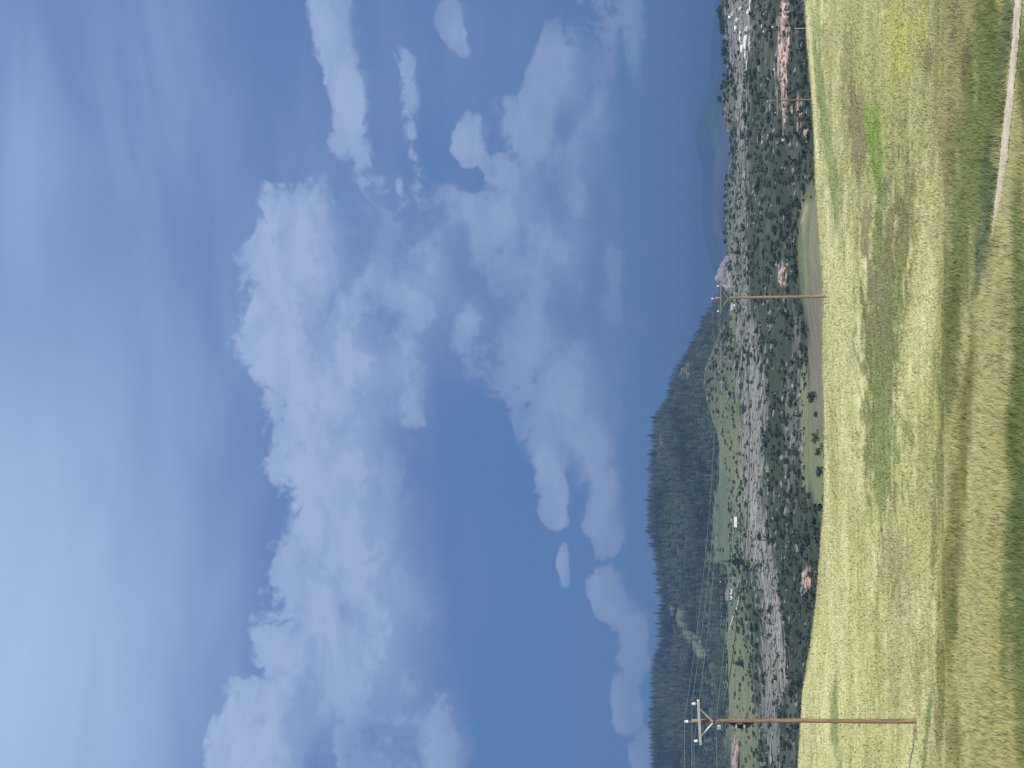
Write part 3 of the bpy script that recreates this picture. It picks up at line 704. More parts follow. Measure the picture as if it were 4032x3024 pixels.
def conifer_geo(g, layers=9, seg=9, thin=1.0, gaps=.0):
    """ragged tiers of drooping boughs; unit height"""
    V_, F_ = [], []
    for L in range(layers):
        t0 = L / layers
        z = .10 + .88 * t0; r = (.235 * (1 - t0) ** .85 + .02) * thin
        ph = g.random() * 6
        for k in range(seg):
            if g.random() < gaps: continue
            an = ph + k * 2 * math.pi / seg + g.normal() * .12; rr = r * (.65 + .6 * g.random()); wd = rr * .62
            b0 = len(V_); dx, dy = math.cos(an), math.sin(an); dz = -.05 * (1 - t0) - .02 * g.random()
            V_ += [(0, 0, z + .10 * (1 - .5 * t0)), (dx * rr * .6 - dy * wd * .6, dy * rr * .6 + dx * wd * .6, z + dz * .3), (dx * rr, dy * rr, z + dz), (dx * rr * .6 + dy * wd * .6, dy * rr * .6 - dx * wd * .6, z + dz * .3)]
            F_ += [(b0, b0 + 1, b0 + 2), (b0, b0 + 2, b0 + 3)]
    b0 = len(V_); V_ += [(.02, 0, .93), (-.012, .018, .93), (-.012, -.018, .93), (0, 0, 1.0)]; F_ += [(b0, b0 + 1, b0 + 3), (b0 + 1, b0 + 2, b0 + 3), (b0 + 2, b0, b0 + 3)]
    return np.array(V_), np.array(F_)
PINE = []
for i in range(4):
    g = np.random.default_rng(300 + i); v_, f_ = conifer_geo(g, 11, 10, .9 + .15 * i, .08 + .05 * i)
    p = Proto(); o = mesh_np('crown', v_, f_, M['needle'], link_it=False); p.crown = o.data
    tmb = MB(); tmb.bar((0, 0, -.05), (0, 0, .9), .018, .006, 6); s = tmb.build('trunk', M['bark']); p.trunk = s.data; bpy.data.objects.remove(s); PINE.append(p)
def pine(i, loc, h, rz, label, group=None, name='pine_tree', w=1.0, lean=0):
    p = PINE[i % len(PINE)]; o = empty(name, loc); o.scale = (h * w, h * w, h); o.rotation_euler = (lean, 0, rz)
    mkobj('crown', p.crown, o); mkobj('trunk', p.trunk, o); tag(o, label, 'tree', group); return o

# ------------------------------------------------------------------ forest: one far-off mass
def forest():
    g = np.random.default_rng(11)
    tv = [conifer_geo(np.random.default_rng(400 + i), 5, 6, 1.0, .05) for i in range(4)]
    PTS = []
    # mountain flank
    n = 12500
    A = g.random(n) * .60 - .46; Y = 905 + g.random(n) ** .8 * 430; X = A * Y; Z = mount_z(A, Y)
    cl = mount_col(X, Y, Z).mean(1); keep = (cl < .085 + .02 * g.random(n)) | (g.random(n) < .05)
    keep &= A < np.interp(0, [0], [.115])
    zg = zat(X, Y); keep &= Z > zg - 1
    hgt = (6.5 + 5 * g.random(n)) * np.where(A > .02, .8, 1)
    for j in np.nonzero(keep)[0]: PTS.append((X[j], Y[j], Z[j], hgt[j]))
    # dense along the brow
    for j in range(1500):
        a = -.40 + g.random() * .49; y = 1300 + g.random() * 60; PTS.append((a * y, y, float(mount_z(np.array(a), np.array(y))), 7 + 5 * g.random() ** 2))
    # foot of the forest, broken up by meadow (lower left)
    n = 5200
    A = -.42 + g.random(n) * .50; Y = 720 + g.random(n) * 260; X = A * Y; Z = zat(X, Y)
    px, py = pix(X, Y, Z); dx_, dy_ = px / DS, py / DS
    dens = sst(fbm(X * .7, Y, 38, 4, 111), .50, .60) * sst(dy_, 1080, 1250) + .8 * sst(Y, 880, 950) * sst(fbm(X, Y, 50, 3, 113), .35, .55) + .05 * (dy_ > 1200)
    dens = np.where(dy_ < 1060, sst(Y, 940, 960), dens)
    dens *= 1 - sst(dx_, 1575, 1600) * .9
    dens *= 1 - sst(dx_, 1543, 1550) * (1 - sst(dy_, 1200, 1280)) * .95
    for j in np.nonzero(g.random(n) < dens * .8)[0]: PTS.append((X[j], Y[j], Z[j], 4.5 + 5 * g.random()))
    VV, FF, CC = [], [], []; off = 0
    for (x, y, z, h) in PTS:
        v_, f_ = tv[g.integers(4)]; an = g.random() * 6.28; c0, s0 = math.cos(an), math.sin(an); w = h * (.9 + .3 * g.random())
        q = np.stack([(v_[:, 0] * c0 - v_[:, 1] * s0) * w + x, (v_[:, 0] * s0 + v_[:, 1] * c0) * w + y, v_[:, 2] * h + z - .5], 1)
        VV.append(q); FF.append(f_ + off); off += len(v_)
        base = np.array((.042, .062, .042)) * (.5 + 1.0 * g.random()) * (.6 + .9 * float(sst(fbm(x, y + 3 * z, 60, 4, 131), .35, .65))) * np.array((1 + .3 * g.random(), 1, 1)); CC.append(np.tile(base, (len(v_), 1)))
    o = mesh_np('conifer_forest', np.concatenate(VV), np.concatenate(FF), M['forest'], col=np.concatenate(CC))
    tag(o, 'dark conifer forest covering the mountain', 'forest', kind='stuff')
forest()
# skyline pines one can tell apart
g = np.random.default_rng(21)
for k in range(120):
    dy_ = 650 + (k + g.random() * .8) / 120 * 1005
    a, _ = ray(1400 * DS, dy_ * DS)
    y = 1322 + g.random() * 12; z = float(mount_z(np.array(a), np.array(y)))
    side = 'left' if dy_ > 1250 else ('broad top' if dy_ > 900 else 'right shoulder')
    pine(k, (a * y, y, z - .6), (8 + 6.5 * g.random() ** 1.6) * (1 if 880 < dy_ < 1380 else .72), g.random() * 6, {'left': 'dark pine on the mountain skyline above the tall pole', 'broad top': 'dark pine on the broad mountain top skyline', 'right shoulder': 'dark pine on the falling mountain shoulder by the middle pole'}[side], 'pines along the mountain skyline, ' + {'left': 'above the tall pole', 'broad top': 'broad top', 'right shoulder': 'falling shoulder'}[side], w=.75 + .35 * g.random())
# ------------------------------------------------------------------ named single trees in the far meadows (x, y, height, label)
for k, (x, y, h, lb, w) in enumerate([
    (1605, 1213, 8.2, 'lone pointed dark conifer above the grey limestone band', 1.35), (1603, 1433, 5.5, 'dark conifer beside the pale farm track', 1.7), (1550, 1238, 5, 'small conifer in the green meadow above the dark-roofed house', 1.2),
    (1597, 545, 4.2, 'small dark conifer under the green brow next to the granite dome', 1.5), (1566, 300, 4.2, 'dark conifer on the olive skyline above the farthest pole', 1.6), (1556, 640, 5, 'conifer leaning against the foot of the granite dome', 1.3)]):
    p = hit(x + 3, y, 350)
    if p: pine(k, p - Vector((0, 0, .3)), h, k, lb, w=w)
LATE = []
for k in range(34):      # bushes crowding the right-hand skyline
    y = g.random() * 215 if k < 20 else 330 + g.random() * 240
    a, _ = ray(1560 * DS, y * DS); Y = 660 + g.random() * 30
    LATE.append((k, (a * Y, Y, float(zat(a * Y, Y)) - .2), (1.3 + 1.5 * g.random()) * (1 if k < 20 else .6), g.random() * 6, 'bushy dark shrub on the rocky skyline past the farthest pole' if k < 20 else 'tiny dark shrub on the green skyline beside the granite dome', 'bushes on the rocky skyline' if k < 20 else 'tiny shrubs on the green skyline'))

# ------------------------------------------------------------------ shrubs of the valley side: nearest and largest ones as individuals
def zone_name(x, y):
    v = 'near the grass crest' if x > 1705 else ('on the middle slope' if x > 1655 else 'in the upper grey rocks')
    h = 'past the farthest pole' if y < 200 else 'between the two farther poles' if y < 600 else 'beside the middle pole' if y < 950 else 'under the cream-roofed house' if y < 1300 else 'behind the tall pole'
    return v, h
cnt = 0; taken = []
tries = 0
for (k, loc, w, rz, lb, gp) in LATE: shrub(k, loc, w, w * 1.5, rz, lb, 'shrub', gp)
SB = [(1764,857,34,22,'big dark shrub, largest of the row on the pale valley meadow'),(1766,894,18,10,'small dull purple-brown shrub beside the largest meadow shrub'),(1770,946,26,17,'round dark shrub, middle of the meadow row near the crest'),
      (1773,976,22,13,'narrow dark shrub beside the round one in the meadow row'),(1777,1020,32,16,'dark shrub touching the grass crest at the end of the meadow row')]
for k, (xx, sy, wp, hp, lb) in enumerate(SB):
    p = hit(xx, sy, 170)
    if p:
        q = DS * p.y / F; shrub(k, p - Vector((0, 0, .1)), wp * q / 1.8, hp * q / .85, k * 1.3, lb); taken.append((xx, sy))
for k, (xx, y, s, lb) in enumerate([(1740, 830, 12, 'low dark shrub at the edge of the bare field'), (1735, 432, 9, 'lone dark shrub on the brow of the bare field'), (1752, 425, 8, 'small reddish dark shrub by the crest at the field corner')]):
    p = hit(xx + 3, y, 170)
    if p:
        w = s * DS * p.y / F * .62; shrub(k, p, w * 1.1, w * 1.2, k * 1.3, lb)
while cnt < 285 and tries < 6000:
    tries += 1
    x = 1598 + g.random() ** .8 * 185; y = g.random() * 1690 - 15
    p = hit(x, y, 190)
    if p is None or p.y > 650: continue
    if any((x - q[0]) ** 2 + ((y - q[1]) * .8) ** 2 < 9 ** 2 for q in taken): continue
    cx_ = far_colour(*[np.array([v]) for v in pix(p.x, p.y, p.z)], np.array([p.x]), np.array([p.y]))[0].mean()
    if cx_ > .17 and g.random() < .72: continue
    if p.y < 338 and (cx_ > .095 or g.random() < .35): continue
    taken.append((x, y)); cnt += 1
    s = 8.5 + 11 * g.random() ** 1.5
    w = s * DS * p.y / F * .55
    v, h = zone_name(x, y)
    shrub(cnt, p - Vector((0, 0, .1)), w * (1 + .3 * g.random()), w * (1.0 + .5 * g.random()), g.random() * 6, f'dark shrub {v}, {h}', 'shrub', f'shrubs {v}, {h}', name='juniper_shrub', parts=s > 12)
# undergrowth too small and many to count
def undergrowth():
    g = np.random.default_rng(33); VV, FF, CC = [], [], []; off = 0; n = 0
    tm = [leaf_cloud(np.random.default_rng(500 + i), [(0, 0, .3, .4), (.3, .1, .25, .3), (-.3, -.1, .3, .28)], 34, .17) for i in range(5)]
    N_ = 8500
    Y = 190 + g.random(N_) * 445; X = (g.random(N_) * .80 - .40) * Y; Z = zat(X, Y); px, py = pix(X, Y, Z)
    cl = far_colour(px, py, X, Y).mean(1); ok = ((cl < .12) | (g.random(N_) < .10)) & ((Y > 338) | ((cl < .095) & (g.random(N_) < .5)))
    for j in np.nonzero(ok)[0]:
        v_, f_ = tm[g.integers(5)]; s = .6 + 1.3 * g.random(); an = g.random() * 6.28; c0, s0 = math.cos(an), math.sin(an)
        VV.append(np.stack([(v_[:, 0] * c0 - v_[:, 1] * s0) * s * 1.3 + X[j], (v_[:, 0] * s0 + v_[:, 1] * c0) * s * 1.3 + Y[j], v_[:, 2] * s * .9 + Z[j]], 1)); FF.append(f_ + off); off += len(v_)
        base = np.array((.050, .066, .040)) * (.5 + 1.3 * g.random()); 
        if g.random() < .12: base = np.array((.14, .15, .11))
        CC.append(np.tile(base, (len(v_), 1)))
    o = mesh_np('undergrowth', np.concatenate(VV), np.concatenate(FF), M['forest'], col=np.concatenate(CC))
    tag(o, 'low mixed undergrowth covering the valley side', 'undergrowth', kind='stuff')
undergrowth()

# ------------------------------------------------------------------ rocks
def rock_mat(name, colr, var=.3):
    mt, t, b = bmat(name); tcn = N(t, 'ShaderNodeNewGeometry'); oi = N(t, 'ShaderNodeObjectInfo')
    nf = noise(t, tcn.outputs['Position'], 1.1, 8, .65, sc=(.6, 1, 3))
    c1 = mixc(t, mrange(t, nf, .32, .68), tuple(x * (1 - var) for x in colr), tuple(min(1, x * (1 + var)) for x in colr))
    c1 = mixc(t, 1, c1, mixc(t, oi.outputs['Random'], (.75, .75, .75), (1.2, 1.2, 1.2)), 'MULTIPLY')
    cr = noise(t, tcn.outputs['Position'], .5, 6, .7, 1.2, sc=(.4, 1, 3))
    c1 = mixc(t, mrange(t, cr, .56, .64, 0, .55), c1, tuple(x * .35 for x in colr))
    link(t, c1, b.inputs['Base Color']); b.inputs['Roughness'].default_value = .95
    bp = N(t, 'ShaderNodeBump'); bp.inputs['Strength'].default_value = .9; bp.inputs['Distance'].default_value = .4; link(t, nf, bp.inputs['Height']); link(t, bp.outputs[0], b.inputs['Normal'])
    return mt
RM = dict(grey=rock_mat('grey_limestone', (.255, .25, .22)), pink=rock_mat('pink_sandstone', (.54, .385, .31), .25), white=rock_mat('pale_limestone', (.80, .76, .66), .15), dome=rock_mat('granite', (.27, .25, .25), .45))
def rock_mesh(seed, sub=3, jag=.28, mat=None, slab=1.0):
    bm = bmesh.new(); bmesh.ops.create_icosphere(bm, subdivisions=sub, radius=1)
    rr = random.Random(seed)
    planes = [(Vector((rr.gauss(0, 1), rr.gauss(0, 1), rr.gauss(0, .8))).normalized(), .55 + .4 * rr.random()) for _ in range(11)]
    offv = Vector((rr.random() * 9, rr.random() * 9, rr.random() * 9))
    from mathutils import noise as mn
    for v in bm.verts:
        p = v.co.copy()
        for (n_, d_) in planes:
            e = p.dot(n_) - d_
            if e > 0: p -= n_ * e * .9
        k = mn.noise(p * 1.6 + offv) * jag + mn.noise(p * 4.2 + offv) * jag * .5
        p *= 1 + k; v.co = p
    me = bpy.data.meshes.new('rock'); bm.to_mesh(me); bm.free(); me.materials.append(mat); return me
RK = [rock_mesh(i, 3, .3, RM['grey']) for i in range(7)]
RP = [rock_mesh(20 + i, 3, .35, RM['pink']) for i in range(3)]
RW = [rock_mesh(30 + i, 3, .25, RM['white']) for i in range(3)]
def rock(meshes, k, x, y, wpx, hpx, label, group=None, ymin=330, name='rock_outcrop', tilt=0, dep=.6, sink=.25):
    p = hit(x, y, ymin)
    if p is None: return
    o = mkobj(name, meshes[k % len(meshes)]); w = wpx * DS * p.y / F / 2; h = hpx * DS * p.y / F / 2
    o.location = p + Vector((0, dep * w * .3, h * (1 - sink) - .1)); o.scale = (w * 1.1, max(w * dep, h * .9), h * 1.15); o.rotation_euler = (0, tilt, (k * 37 % 10 - 5) * .05)
    tag(o, label, 'rock', group)
g = np.random.default_rng(77)
bands = [ (1622,900,20,180,0,30,'in the long band under the foothill'),(1632,1080,22,170,.05,36,'in the long band under the cream-roofed house'),(1656,1250,20,130,.16,28,'in the band beside the pink crest rock'),
          (1674,1400,16,110,.1,28,'in the band next to the tall pole'),(1606,600,16,230,.02,34,'on the rim behind the middle pole'),(1600,300,12,170,0,26,'on the rim above the farthest pole'),(1590,70,26,80,0,24,'stacked in the top corner skyline'),(1712,900,18,150,0,22,'in the scree above the shrub meadow'),(1665,1560,12,110,0,14,'scattered behind the tall pole')]
for (bx, by, rx, ry, s, n, where) in bands:
    for k in range(n):
        dy_ = by + (g.random() * 2 - 1) * ry; dx_ = bx + s * (dy_ - by) + (g.random() * 2 - 1) * rx
        big = g.random() ** 2
        rock(RK, int(g.integers(100)), dx_, dy_, 7 + 22 * big, 2.6 + 4.5 * g.random(), 'grey limestone ledge ' + where, 'limestone ledges ' + where, tilt=float(g.normal() * .08), name='limestone_ledge')
PK = [(1700,28,9,16),(1698,50,24,20),(1703,66,16,14),(1690,88,8,8),(1694,100,18,10),(1688,118,24,7),(1690,140,30,7),(1694,152,14,10),(1702,130,12,9),(1692,172,20,7),(1694,200,26,8),(1698,222,18,8),(1712,232,22,9),(1697,240,14,12)]
for k, (x, y, w, h) in enumerate(PK): rock(RP, k, x + h * .4, y, w, h, 'pink outcrop in the chain past the farthest pole', 'pink sandstone chain', sink=.15)
rock(RP, 0, 1697, 590, 26, 15, 'pink rock patch beside the middle pole, above the bare field', sink=.1)
rock(RP, 1, 1692, 612, 14, 9, 'small pink rock between the larger pink patch and the middle pole', sink=.1)
rock(RP, 2, 1731, 247, 12, 6, 'small pink rock sliver near the farthest pole')
rock(RP, 1, 1748, 292, 26, 13, 'pink rock at the grass crest near the farthest pole')
rock(RP, 0, 1744, 1245, 30, 13, 'larger pink rock at the grass crest near the tall pole', sink=.1)
rock(RP, 2, 1746, 1262, 22, 9, 'low pink rock beside the larger pink rock at the crest', sink=.1)
WK = [(1600,20,10,10),(1585,30,12,14),(1580,36,9,12),(1592,44,10,8),(1618,64,12,22),(1612,90,46,10),(1620,96,30,8),(1600,78,24,7),(1590,60,16,7),(1618,28,16,12),(1622,10,26,9),(1604,104,26,8),(1610,120,18,6),(1614,140,22,6)]
for k, (x, y, w, h) in enumerate(WK): rock(RW, k, x + h * .4, y, w, h, 'pale cream boulder in the top corner hillside', 'pale boulders in the top corner', sink=.1, dep=.4, name='boulder')
for k in range(22):
    y = g.random() * 330; rock(RW, k, 1640 + g.random() * 70, y, 4 + 5 * g.random(), 3 + 3 * g.random(), 'small white stone in the scrub round the farthest pole', 'small white stones in the scrub', sink=.1, name='white_stone')
rock(RP, 1, 1697, 1345, 8, 60 * .12, 'thin pinkish ledge under the broad slabs near the tall pole')
for k, (x, y, w, h) in enumerate([(1688,1330,60,9),(1694,1375,80,12),(1700,1425,60,7)]): rock(RK, k, x, y, w, h, 'broad pale slab low on the slope near the tall pole', 'broad pale slabs near the tall pole', sink=.3, dep=.25)
rock(RP, 0, 1597, 1632, 70, 13, 'long smooth pinkish bare slab at the picture edge behind the tall pole', sink=.3, dep=.3)
rock(RK, 3, 1630, 735, 26, 10, 'smooth pale boulder near the middle pole', sink=.2); rock(RK, 4, 1640, 765, 46, 9, 'long grey ledge below the smooth pale boulder', sink=.3)
rock(RK, 5, 1645, 862, 16, 12, 'round tan boulder below the rocky foothill', sink=.2)
# granite dome on the skyline
def dome(x, y, wpx, hpx, label, name='granite_dome', seed=50, rz=0):
    p = hit(x, y, 500); me = rock_mesh(seed, 5, .30, RM['dome'])
    o = mkobj(name, me); w = wpx * DS * p.y / F / 2; h = hpx * DS * p.y / F
    o.location = (p.x, p.y + 6, p.z + h * .02); o.scale = (w * 1.1, w * .8, h); o.rotation_euler = (0, .12, rz); tag(o, label, 'rock')
dome(1579, 592, 66, 31, 'pale ridged granite dome on the skyline by the middle pole', seed=51)
dome(1581, 562, 54, 22, 'low granite knob at the side of the dome away from the pole', 'granite_outcrop', 53, 1)
dome(1583, 622, 40, 14, 'tapering granite knob between the dome and the middle pole', 'granite_outcrop', 54, 2)
for k in range(34):
    y = 730 + g.random() * 130; rock(RK, k, 1528 + g.random() * 50 + abs(y - 820) * .25, y, 4 + 6 * g.random(), 3 + 3 * g.random(), 'small grey crag on the rocky foothill below the forest', 'small crags on the foothill', ymin=500, name='crag')
for k in range(12):
    y = 225 + g.random() * 60; rock(RK, k, 1566 + g.random() * 12, y, 5 + 7 * g.random(), 3 + 4 * g.random(), 'grey crag on the knobbly skyline above the farthest pole', 'crags on the skyline above the farthest pole', ymin=560, name='crag')
# scattered low stones as one mass
def scree():
    g = np.random.default_rng(44); VV, FF = [], []; off = 0
    base = np.array([(1,0,0),(-1,0,0),(0,1,0),(0,-1,0),(0,0,1),(0,0,-1)], float); f_ = np.array([(0,2,4),(2,1,4),(1,3,4),(3,0,4),(2,0,5),(1,2,5),(3,1,5),(0,3,5)])
    n = 9000; Y = 335 + g.random(n) * 330; X = (g.random(n) * .80 - .40) * Y; Z = zat(X, Y); px, py = pix(X, Y, Z)
    cl = far_colour(px, py, X, Y); r_ = cl[:, 0]; ok = (r_ > .22) | (g.random(n) < .10)
    for j in np.nonzero(ok)[0]:
        s = np.array((.5 + 1.6 * g.random() ** 2, .5 + .7 * g.random(), .25 + .5 * g.random())); v_ = (base + g.normal(size=(6, 3)) * .22) * s
        VV.append(v_ + np.array((X[j], Y[j], Z[j] + .1))); FF.append(f_ + off); off += 6
    o = mesh_np('scattered_stones', np.concatenate(VV), np.concatenate(FF), RM['grey']); tag(o, 'loose grey stones strewn over the valley side', 'stones', kind='stuff')
scree()

# ------------------------------------------------------------------ buildings
WM = dict(cream=simple('cream_plaster', (.70, .66, .56), .8, .06), dark=simple('dark_boards', (.05, .045, .045), .8, .2), roofw=simple('pale_metal_roof', (.70, .61, .51), .5, .05), roofd=simple('grey_purple_shingles', (.17, .15, .17), .8, .15),
          white=simple('white_boards', (.78, .78, .76), .7, .05), glass=simple('window_glass', (.03, .04, .05), .1, .05), red=simple('rusty_ridge', (.45, .14, .07), .7, .1))
def house(wpx, x, y, L, Dp, H, rh, wallm, roofm, label, rz=0, cat='house', porch=False, ymin=500, name='house'):
    p = hit(x, y, ymin); r = empty(name, p, (0, 0, rz)); tag(r, label, cat)
    sc_ = wpx * p.y / F / L; r.scale = (sc_,) * 3
    w = MB(); w.box((0, 0, H / 2 - .4), (L, Dp, H + .8))
    for s in (-1, 1): w.poly([(s * L / 2, -Dp / 2, H), (s * L / 2, Dp / 2, H), (s * L / 2, 0, H + rh * .96)])
    wl = w.build('wall', wallm, r)
    ro = MB(); e = .45; th = .18
    for s in (-1, 1):
        a0 = Vector((0, s * (Dp / 2 + e), H - rh * e / (Dp / 2))); b0 = Vector((0, 0, H + rh)); d = b0 - a0; ang = math.atan2(d.z, -s * d.y) 
        ro.box(((a0 + b0) / 2 + Vector((0, 0, th / 2))), (L + 2 * e, d.length, th), Matrix.Rotation(math.atan2(d.z, d.y) if s < 0 else math.atan2(d.z, d.y), 3, 'X'))
    rf = ro.build('roof', roofm, r)
    c_ = MB(); c_.box((L * .25, Dp * .12, H + rh), (.6, .6, 1.2)); c_.build('chimney', WM['cream'], rf)
    d = MB(); d.box((-L * .1, -Dp / 2 - .03, 1.0), (1.0, .08, 2.0)); d.build('door', WM['white'] if wallm is not WM['white'] else WM['dark'], r)
    for k in (-.36, .2, .38):
        f = MB(); f.box((L * k, -Dp / 2 - .02, 1.5), (1.3, .06, 1.1)); wf = f.build('window', WM['white'] if wallm is not WM['white'] else WM['dark'], r)
        q = MB(); q.box((L * k, -Dp / 2 - .06, 1.5), (1.1, .04, .9)); q.build('pane', WM['glass'], wf)
    return r
house(36, 1600, 1128, 9.5, 7, 3.4, 2.4, WM['dark'], WM['roofw'], 'dark-walled house with bright cream roof above the limestone band', .12)
house(42, 1581, 1287, 8.0, 7, 2.4, 2.0, WM['white'], WM['roofd'], 'white-trimmed house with dark grey-purple roof in the far meadow', .5)
house(14, 1562, 1254, 2.6, 2.2, 1.8, .9, WM['white'], WM['white'], 'tiny white shed in the meadow beside a dark bush', .3, 'shed', name='shed')
house(22, 1586, 664, 4.2, 2.4, 1.4, .8, WM['white'], WM['white'], 'small white cabin below the forest beside the middle pole', .4, 'cabin', name='cabin')

# tracks and the pale strip of road cut in the forest
def strip(name, pts, width, mat, label, ymin=350, on='land'):
    P_ = []
    for (x, y) in pts:
        p = hit(x, y, ymin)
        if p: P_.append(p)
    fine = []
    for a_, b_ in zip(P_, P_[1:]):
        for k in range(8): q = a_.lerp(b_, k / 8); fine.append(q)
    V_ = []; 
    for q in fine:
        for s in (-1, -.33, .33, 1):
            yy = q.y + s * width; xx = q.x; V_.append((xx, yy, float(zat(xx, yy)) + .10))
    V_ = np.array(V_); ii = np.arange(len(V_)).reshape(-1, 4)
    o = mesh_np(name, V_, np.stack([ii[:-1, :-1], ii[1:, :-1], ii[1:, 1:], ii[:-1, 1:]], -1).reshape(-1, 4), mat, smooth=True)
    tag(o, label, kind='structure')
M['track'] = simple('track_gravel', (.55, .52, .38), .95, .1, 1)
strip('farm_track', [(1596,1290),(1594,1305),(1590,1318),(1584,1332),(1578,1350),(1574,1370),(1572,1400),(1570,1440),(1567,1480)], 2.2, M['track'], 'pale farm track curving through the far meadow', 500)
strip('meadow_road', [(1588,1150),(1588,1180),(1586,1215),(1584,1250),(1583,1280)], 1.6, M['track'], 'faint pale road by the cream-roofed house', 500)

# ------------------------------------------------------------------ utility poles
P_SPEC = [ # top(disp x, y), base(disp x, y), Y
 dict(top=(2723, 2837.5), base=(3578, 2839), Y=60), dict(top=(2816, 1174), base=(3262, 1166.5), Y=108), dict(top=(3030, 397), base=(3262, 392), Y=171)]
def rp(sx, sy, Y):
    a, T = ray(sx, sy); return Vector((a * Y, Y, -T * Y))
line_dir = (rp(2816, 1174, 108) - rp(2723, 2837, 60)); line_dir.z = 0; line_dir.normalize()
across = Vector((line_dir.y, -line_dir.x, 0))        # towards the right of the line
def insulator(mb_parent, loc, s=1.0):
    pn = MB(); pn.bar((loc[0], loc[1], loc[2] - .10), (loc[0], loc[1], loc[2] + .05), .012 * s, n=8)
    i = MB(); z = loc[2]
    i.lathe((loc[0], loc[1], z + .02), [(.035 * s, 0), (.062 * s, .01), (.066 * s, .03), (.045 * s, .05), (.058 * s, .07), (.058 * s, .09), (.035 * s, .11), (.042 * s, .135), (.040 * s, .16), (.02 * s, .175)])
    ins = i.build('insulator', M['porc'], mb_parent, True); pn.build('pin', M['steel'], ins)
    return ins
def utility_pole(spec, label, r0, r1, wood, armL, arm_z, arm_mat, kind, name='utility_pole', arm_yaw=None):
    top = rp(*spec['top'], spec['Y']); base = rp(*spec['base'], spec['Y'])
    gz = float(zat(base.x, base.y)); d = (top - base)
    base = base + d * ((gz - .05 - base.z) / d.z) if gz < base.z + .3 or True else base
    H = (top - base).length
    r = empty(name, base); q = (top - base).to_track_quat('Z', 'X')
    az = Vector(across) if arm_yaw is None else Vector((math.cos(arm_yaw), math.sin(arm_yaw), 0))
    zc = (top - base).normalized(); xc = (az - zc * az.dot(zc)).normalized(); yc = zc.cross(xc)
    mt = Matrix((xc, yc, zc)).transposed().to_4x4(); mt.translation = base; r.matrix_world = mt
    tag(r, label, 'utility pole')
    sh = MB(); n = 16; rings = []
    rr = random.Random(int(H * 100))
    for k in range(25):
        t_ = k / 24; rad = r0 + (r1 - r0) * t_; z = -.3 + (H + .3) * t_
        wob = .012 * math.sin(t_ * 7 + H)
        rings.append([sh.bm.verts.new((wob + rad * math.cos(2 * math.pi * j / n), rad * math.sin(2 * math.pi * j / n), z)) for j in range(n)])
    for a_, b_ in zip(rings, rings[1:]):
        for j in range(n): sh.bm.faces.new((a_[j], a_[(j + 1) % n], b_[(j + 1) % n], b_[j]))
    sh.bm.faces.new(rings[-1]); sh.build('shaft', wood, r, True)
    # crossarm with through bolt and two braces
    za = H - arm_z; h2 = .058 if kind < 3 else .06
    a = MB(); a.box((0, -r1 - .05, za), (armL, .095, h2 * 2), bev=.006); ar = a.build('crossarm', arm_mat, r)
    bo = MB(); bo.bar((0, -r1 - .12, za), (0, r1 + .05, za), .014, n=8); bo.build('bolt', M['steel'], ar)
    for s in (-1, 1):
        b_ = MB(); x0 = armL * .30 * s; z0 = za - h2
        p0 = Vector((x0, -r1 - .04, z0)); p1 = Vector((s * r1 * .6, -r1 - .02, za - .62)); b_.bar(p0, p1, .034 if kind == 1 else .026, n=8); b_.build('brace', M['arm'] if kind == 1 else M['steel'], r)
    s = 1.25
    for x in ((-armL * .42, armL * .42)): insulator(r, (x, -r1 - .05, za + h2 + .05), s)
    # pole-top pin
    tb = MB(); tb.box((-.05, -r1 * .2, H - .02), (.05, .03, .24)); tb.build('ridge_pin_bracket', M['steel'], r)
    insulator(r, (-.055, 0, H + .13), s)
    nb = MB(); nb.lathe((-r1 - .05, 0, H - 1.16), [(.02, 0), (.045, .01), (.025, .04), (.045, .07), (.02, .08)], 10); nb.build('neutral_spool', M['porc'], r, True)
    att = dict(top=mt @ Vector((-.055, 0, H + .33)), l=mt @ Vector((-armL * .42, -r1 - .05, za + h2 + .24)), r=mt @ Vector((armL * .42, -r1 - .05, za + h2 + .24)),
               n=mt @ Vector((-r1 - .07, 0, H - 1.12)), c=mt @ Vector((-r1 - .03, -.03, H - 1.42)))
    return r, H, att
p1, H1, at1 = utility_pole(P_SPEC[0], 'tallest, nearest orange-brown wooden pole with pale crossarm and black cable loop', .112, .085, M['wood'], 2.62, .36, M['arm'], 1)
r1 = .085
bx = MB(); bx.box((-.33, -.06, H1 - 1.38 + .12), (.24, .14, .18), bev=.02); bx_o = bx.build('pale_service_box', M['box'], p1)
bk = MB(); bk.box((-.27, 0, H1 - 1.40), (.62, .03, .05)); bk.build('box_bracket', M['steel'], p1)
for dx in (-.07, .05):
    h_ = MB(); h_.bar((-.33 + dx, -.134, H1 - 1.26), (-.33 + dx, -.14, H1 - 1.26), .022, n=8); h_.build('port', M['black'], bx_o)
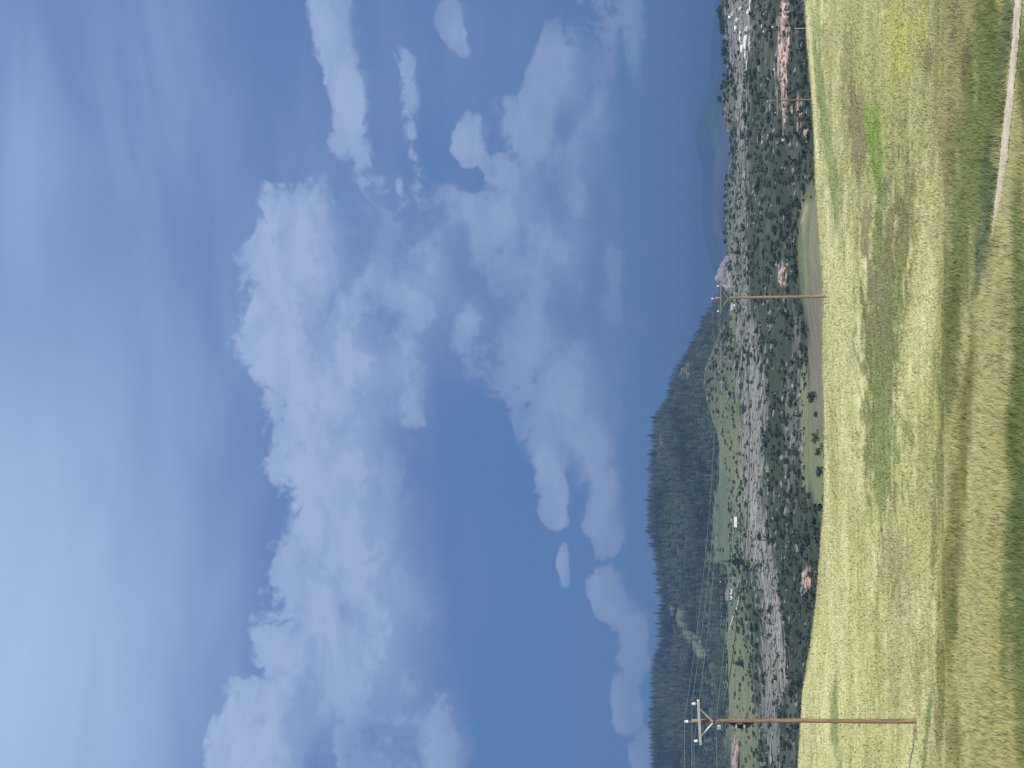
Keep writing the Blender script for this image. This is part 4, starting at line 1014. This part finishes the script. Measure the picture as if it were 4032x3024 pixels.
# slack cable loop: several coils hanging on the left side of the pole
for k in range(5):
    pts = []; z0, z1 = H1 - 1.72 - .03 * k, H1 - 2.80 + .07 * k
    for j in range(25):
        t_ = j / 24; z = z0 + (z1 - z0) * t_; w = (.30 - .035 * k) * (math.sin(math.pi * t_ ** 1.25) ** .9)
        pts.append((-.10 - w, -.06 + .02 * k, z))
    cb = MB(); cb.tube(pts, .030, 8); cb.build('cable_coil', M['black'], p1, True)
rcb = MB(); rcb.tube([(-.105, -.02, H1 - 2.84), (-.10, -.02, H1 - 2.2), (-.10, -.02, H1 - 1.44)], .028, 8); rcb.build('riser_cable', M['black'], p1, True)
for z in (2.05, 2.42):
    tg = MB(); tg.box((-.24, -.12, H1 - z), (.20, .02, .07)); tg.build('cable_tag', M['tagm'], p1)
p2, H2, at2 = utility_pole(P_SPEC[1], 'middle weathered brown pole with crossarm, standing on the grass crest', .135, .10, M['wood2'], 2.7, .45, M['greyarm'], 2)
p3, H3, at3 = utility_pole(P_SPEC[2], 'farthest, shortest-looking orange-brown pole with wide dark crossarm, foot hidden by the crest', .15, .11, M['wood'], 3.9, 1.0, M['greyarm'], 3, arm_yaw=.05)
P0 = dict(top=(2700, 4650), base=(3600, 4650), Y=40)
a_, T_ = ray(2700, 4650)
tp0 = at1['top'] - (at2['top'] - at1['top']) * .85; tp0.z = at1['top'].z + 1.0
def put0(k): return at1[k] + (tp0 - at1['top'])
lines = [('top', 'single wire from the pole-top insulators'), ('l', 'wire from the outer crossarm insulators'), ('r', 'wire from the inner crossarm insulators'), ('n', 'lower neutral wire')]
def wire(p, q, sag, r, name, mat, label, grp=None, cat='cable'):
    pts = []
    for k in range(29):
        t_ = k / 28; v = p.lerp(q, t_); v.z -= sag * 4 * t_ * (1 - t_); pts.append(v)
    o = MB().tube(pts, r, 5).build(name, mat, None, True); tag(o, label, cat, grp); return o
for (k, lb) in lines:
    wire(at1[k], at2[k], .75, .007, 'power_line', M['wire'], lb + ', between the tall and middle poles')
    wire(at2[k], at3[k], .8, .009, 'power_line', M['wire'], lb + ', between the middle and farthest poles')
    wire(put0(k), at1[k], .5, .0085, 'power_line', M['wire'], lb + ', running from the tall pole out of the picture')
wire(at1['c'], at2['c'] - Vector((0, 0, .5)), 1.1, .020, 'communication_cable', M['black'], 'thick dark lower cable between the tall and middle poles')
wire(at2['c'] - Vector((0, 0, .5)), at3['c'], 1.1, .024, 'communication_cable', M['black'], 'thick dark lower cable between the middle and farthest poles')
# thin grey post, far right
pb = rp(3180, 115, 205); pt = rp(3128, 112, 205)
gz = float(zat(pb.x, pb.y)); gp = empty('metal_post', (pb.x, pb.y, gz)); tag(gp, 'thin grey metal post rising behind the crest past the farthest pole', 'post')
a = MB(); a.bar((0, 0, -.3), (pt.x - pb.x, 0, pt.z - gz), .05, .04, 10); a.build('shaft', M['steel'], gp, True)
a = MB(); a.lathe((pt.x - pb.x, 0, pt.z - gz), [(.06, 0), (.07, .05), (.0001, .1)], 10); a.build('cap', M['steel'], gp, True)
print('objects', len(bpy.data.objects), 'pole heights', H1, H2, H3)

# labels of look-alikes: say which one, counted along the row
from collections import defaultdict
by = defaultdict(list)
for o in list(bpy.data.objects):
    if o.parent is None and 'label' in o and 'group' in o: by[o['label']].append(o)
def ordn(k): return f"{k}{'th' if 10 <= k % 100 <= 20 else {1: 'st', 2: 'nd', 3: 'rd'}.get(k % 10, 'th')}"
for lb, os_ in by.items():
    if len(os_) < 2: continue
    os_.sort(key=lambda o: -o.location.x / o.location.y)      # world right is the top of the sideways picture
    for k, o in enumerate(os_): o['label'] = lb + f', {ordn(k + 1)} from picture top'
